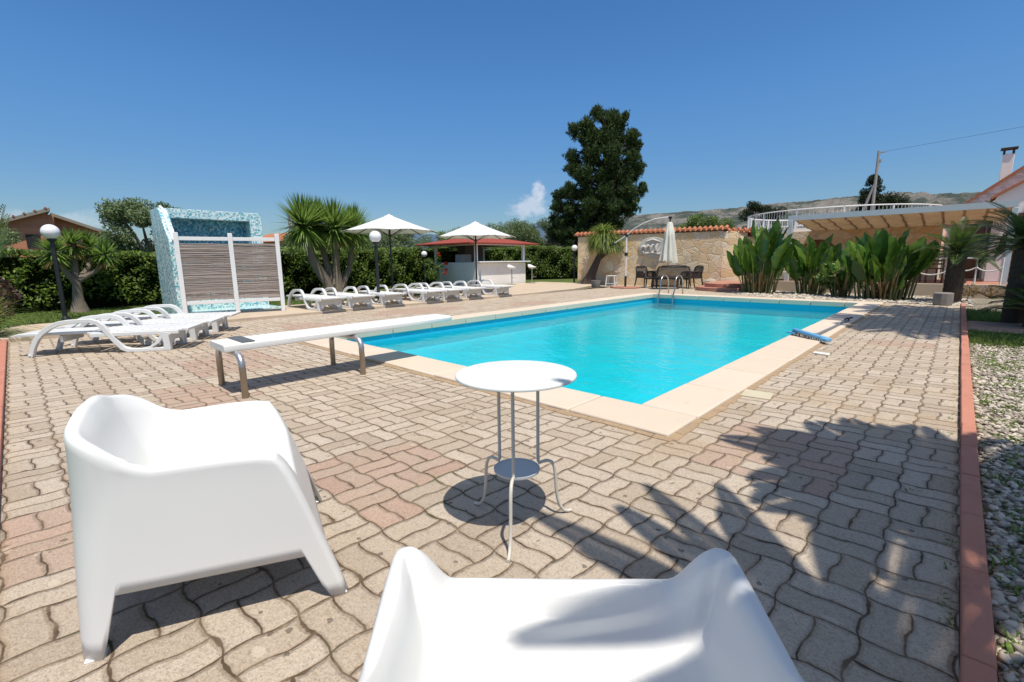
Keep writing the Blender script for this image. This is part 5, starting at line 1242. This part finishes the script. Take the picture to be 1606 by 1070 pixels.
for sx in (-1, 1):
    for sy in (-1, 1): m.box((.86+sx*.12, 1.0+sy*.12, 4.83), (.06, .06, .22))
m.build('chimney_cap', M['bark_dark'], c_, smooth=0)
d_ = MB().box((.1, -.03, 1.35), (.9, .06, 2.1)).build('door', M['wood'], t, bevel=.01); MB().sphere((.42, -.08, 1.3), .03, 8, 6).build('handle', M['steel'], d_)
w_ = MB().box((.60, -1.6, 1.55), (.05, 1.1, 1.3)).build('window', M['wood'], t, bevel=.01); MB().box((.57, -1.6, 1.55), (.02, .9, 1.1)).build('pane', M['glass'], w_, smooth=0)
d_ = MB().box((1.55, -3.03, 1.35), (.95, .06, 2.1)).build('door', M['wood'], t, bevel=.01); MB().box((1.55, -3.065, 1.5), (.6, .02, 1.3)).build('pane', M['glass'], d_, smooth=0)
# red stair flight up to the roof terrace
t = thing('stair_flight', 'red-tiled stairs with a white sloping parapet up to the round terrace', 'stairs', (-1.25, 23.0, .3))
for k in range(11): MB().box((0, .14+k*.26, .09+k*.095), (1.15, .26, .18+k*.19)).build('step', M['red_tile'], t, bevel=.008)
m = MB(); m.prism([(-.1, 0), (-.1, .75), (.3, .95), (2.9, 2.75), (2.9, 0)], .58, .72, 'yz'); m.build('parapet', M['house_white'], t, smooth=0)
m = MB(); m.bar((.65, -.1, .79), (.65, .3, .99), .2, .06); m.bar((.65, .3, .99), (.65, 2.9, 2.79), .2, .06); m.build('parapet_cap', M['red_tile'], t, smooth=0)
# veranda bits
t = thing('veranda_chair', 'dark red wooden chair on the veranda behind the sago palm', 'chair', (-.62, 19.7, .3), .4)
MB().box((0, 0, .44), (.44, .42, .04)).build('seat', M['wood'], t, bevel=.008)
m = MB()
for k in range(4): m.box((0, -.2, .58+k*.1), (.40, .02, .05))
m.build('backrest', M['wood'], t)
for sx in (-1, 1):
    MB().box((sx*.2, -.2, .46), (.04, .04, .92)).build('leg', M['wood'], t); MB().box((sx*.2, .18, .22), (.04, .04, .44)).build('leg', M['wood'], t)
t = thing('hanging_plant', 'dark plant on a wall bracket under the pergola', 'plant', (.9, 21.3, 1.5)); 
p, d, k = clump_pts([(0, -.05, 0), (.05, -.1, .2), (-.05, -.1, -.25)], [.12, .1, .12], 260, .3); quads_mesh('foliage', leaves(p, (.06, .12), (.03, .05), None, 1., None), M['dark_shrub'], t)
MB().lathe([(.07, -.12), (.09, .0), (.08, .0), (0, -.02)], (0, -.05, -.1), 12).build('pot', M['tile'], t)
# utility pole with wires
t = thing('utility_pole', 'grey concrete utility pole with a leaning brace behind the round terrace', 'utility pole', (-3.6, 31.0, 0))
MB().tube([(0, 0, 0), (.0, 0, 6.4)], [.085, .06], 10).build('pole', M['pole'], t); MB().tube([(-.95, 0, 0), (-.35, 0, 3.6), (-.0, 0, 4.9)], [.08, .07, .05], 8).build('brace', M['pole'], t)
m = MB().box((.1, 0, 6.3), (.30, .05, .05)); m.box((.10, 0, 5.9), (.08, .08, .14)); m.build('insulator_arm', M['pole'], t)
m = MB(); m.tube([(.25+.0+k*1.2, -.05-k*.35, 6.32-.4*math.sin(math.pi*k/24)+k*.06) for k in range(25)], .006, 4); m.build('wire', M['dark_metal'], t)
t = thing('radio_mast', 'thin distant red and white lattice mast above the yucca', 'mast', (-73, 29.5, 0))
m = MB()
for k in range(9): 
    a, b = k*1.0, k*1.0+1
    for sx, sy in ((-1, -1), (1, -1), (1, 1), (-1, 1)): m.bar((sx*.28, sy*.28, a), (sx*.28, sy*.28, b), .07, .07)
    m.bar((-.28, -.28, a), (.28, -.28, b), .06, .06); m.bar((.28, .28, a), (-.28, .28, b), .06, .06); m.bar((-.28, .28, a), (-.28, -.28, b), .06, .06)
m.build('lattice', plain('faded_red_paint', (.30, .12, .11), .8), t, smooth=0)

# ------------------------------------------------------------------ hills
ridge = [(-795, 120, 30), (-760, 260, 34), (-720, 340, 38), (-702,384,44),(-682,418,49),(-660,452,51),(-623,502,44),(-582,549,46),(-567,565,56),(-495,628,69),(-385,702,73),(-341,724,76),(-299,742,77),(-257,758,79),(-217,770,82),(-178,780,82),(-141,787,83),(-113,792,85),(-87,795,86),(-61,798,86),(-42,799,83),(-24,800,79),(1,800,78),(43,799,79),(150,786,80),(300,742,76),(480,640,60),(620,505,40)]
A_ = np.array(ridge, float); par = np.linspace(0, len(A_)-1, 420); RX, RY, RZ = (np.interp(par, np.arange(len(A_)), A_[:, k]) for k in range(3))
rg = np.random.default_rng(3); nr = 34
jit = np.convolve(rg.normal(size=460), np.ones(9)/9, 'same')[20:440]*1.6 + np.convolve(rg.normal(size=460), np.ones(3)/3, 'same')[20:440]*.6
vs = []; fs = []
noise2 = rg.normal(size=(nr+1, 420)); 
for _ in range(2): noise2 = (noise2+np.roll(noise2, 1, 0)+np.roll(noise2, -1, 0)+np.roll(noise2, 1, 1)+np.roll(noise2, -1, 1))/2.6
for i in range(nr+1):
    f = i/nr; sc_ = .42+.58*f if i < nr else 1.03
    for k in range(420):
        z = (RZ[k]+jit[k])*(f**1.55 if i < nr else .55)
        z = z*sc_**0 + noise2[i, k]*2.2*f*(1-f)*3
        vs.append((RX[k]*sc_, RY[k]*sc_, z*(sc_ if i < nr else 1)-1.0*(1-f)))
# keep the skyline at the measured height: last front row is the ridge itself
for i in range(nr):
    for k in range(419): a = i*420+k; fs.append((a, a+1, a+421, a+420))
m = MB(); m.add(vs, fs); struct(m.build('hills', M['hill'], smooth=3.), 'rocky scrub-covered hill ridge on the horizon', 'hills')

# ------------------------------------------------------------------ light and sky
SUN = Vector((.362, -.148, 1.)).normalized()
ld = bpy.data.lights.new('sun', 'SUN'); ld.energy = 5.0; ld.angle = R(.5); ld.color = (1., .93, .825)
lo = bpy.data.objects.new('sun', ld); col.objects.link(lo); lo.rotation_euler = (-SUN).to_track_quat('-Z', 'Y').to_euler(); lo.location = (10, -4, 30)
w = bpy.data.worlds.new('World'); sc.world = w; w.use_nodes = True; nt = w.node_tree; nt.nodes.clear(); h = H(nt)
sky = h.n('ShaderNodeTexSky', sky_type='NISHITA'); sky.sun_disc = False; sky.sun_elevation = math.asin(SUN.z); sky.sun_rotation = math.atan2(SUN.x, SUN.y); sky.altitude = 100; sky.air_density = 1.0; sky.dust_density = .6; sky.ozone_density = 1.5
d = h.n('ShaderNodeTexCoord').outputs['Generated']
hs = h.n('ShaderNodeHueSaturation', {'Hue': .5, 'Saturation': 1.25, 'Value': 1., 'Fac': 1., 'Color': sky.outputs[0]}).outputs[0]
_, _, dz = h.sep(d)
low = h.mix(1., hs, (.66, .83, .95), 'MULTIPLY')                      # deep clear-air blue for the low sky
low = h.mix(1., low, h.mix(h.sm(dz, .02, .34), (.70, .66, .68), (1., 1., 1.)), 'MULTIPLY')
high = h.n('ShaderNodeHueSaturation', {'Hue': .5, 'Saturation': .42, 'Value': 1., 'Fac': 1., 'Color': hs}).outputs[0]   # unseen overhead sky paled so its light leaves shade neutral
hs = h.mix(h.sm(dz, .52, .86), low, high)
cl = None
nz = h.noise(h.scale(d, (1, 1, 1.5)), 38, 7, .62)
for (cx, cy, cz, rx, rz, amp) in ((-.655, .749, .108, .040, .026, 1.), (-.640, .757, .134, .016, .020, 1.25), (-.993, .0, .066, .03, .016, .6), (-.992, .085, .068, .04, .014, .55)):
    X, Y, Z = h.sep(d)
    dh = h.m('SQRT', h.m('ADD', h.m('POWER', h.m('SUBTRACT', X, cx), 2.), h.m('POWER', h.m('SUBTRACT', Y, cy), 2.)))
    q = h.m('ADD', h.m('POWER', h.m('DIVIDE', dh, rx), 2.), h.m('POWER', h.m('DIVIDE', h.m('SUBTRACT', Z, cz), rz), 2.))
    k_ = h.m('MULTIPLY', h.sm(h.m('ADD', q, h.m('MULTIPLY_ADD', nz, 5.0, -2.5)), 1.5, -.3), amp)
    cl = k_ if cl is None else h.m('MAXIMUM', cl, k_)
cl = h.m('MINIMUM', h.m('MULTIPLY', cl, .52), 1.)
cloudc = h.mix(cl, hs, (5.6, 5.7, 6.3))
bg = h.n('ShaderNodeBackground', {'Color': cloudc, 'Strength': .145}); out = h.n('ShaderNodeOutputWorld', {0: bg.outputs[0]})

# ------------------------------------------------------------------ camera and render settings
yaw, pit, rol, fpx = R(43.50), R(9.77), R(-.69), 733.3
cy_, sy_ = math.cos(yaw), math.sin(yaw)
fwd = Vector((-sy_*math.cos(pit), cy_*math.cos(pit), -math.sin(pit))); rt = Vector((cy_, sy_, 0)); up = rt.cross(fwd)
r_ = rt*math.cos(rol)+up*math.sin(rol); u_ = -rt*math.sin(rol)+up*math.cos(rol)
cd = bpy.data.cameras.new('camera'); cd.sensor_width = 36; cd.lens = fpx/1606*36; cd.clip_start = .05; cd.clip_end = 4000
co = bpy.data.objects.new('camera', cd); col.objects.link(co)
mt = Matrix((r_, u_, -fwd)).transposed().to_4x4(); mt.translation = (0, 0, 1.14); co.matrix_world = mt
sc.camera = co
sc.view_settings.view_transform = 'Standard'; sc.view_settings.look = 'None'; sc.view_settings.exposure = 0; sc.view_settings.gamma = 1
sc.render.engine = 'CYCLES'; sc.cycles.max_bounces = 8; sc.cycles.transparent_max_bounces = 12; sc.cycles.use_denoising = True
sc.cycles.caustics_reflective = False; sc.cycles.caustics_refractive = False; sc.cycles.sample_clamp_indirect = 6
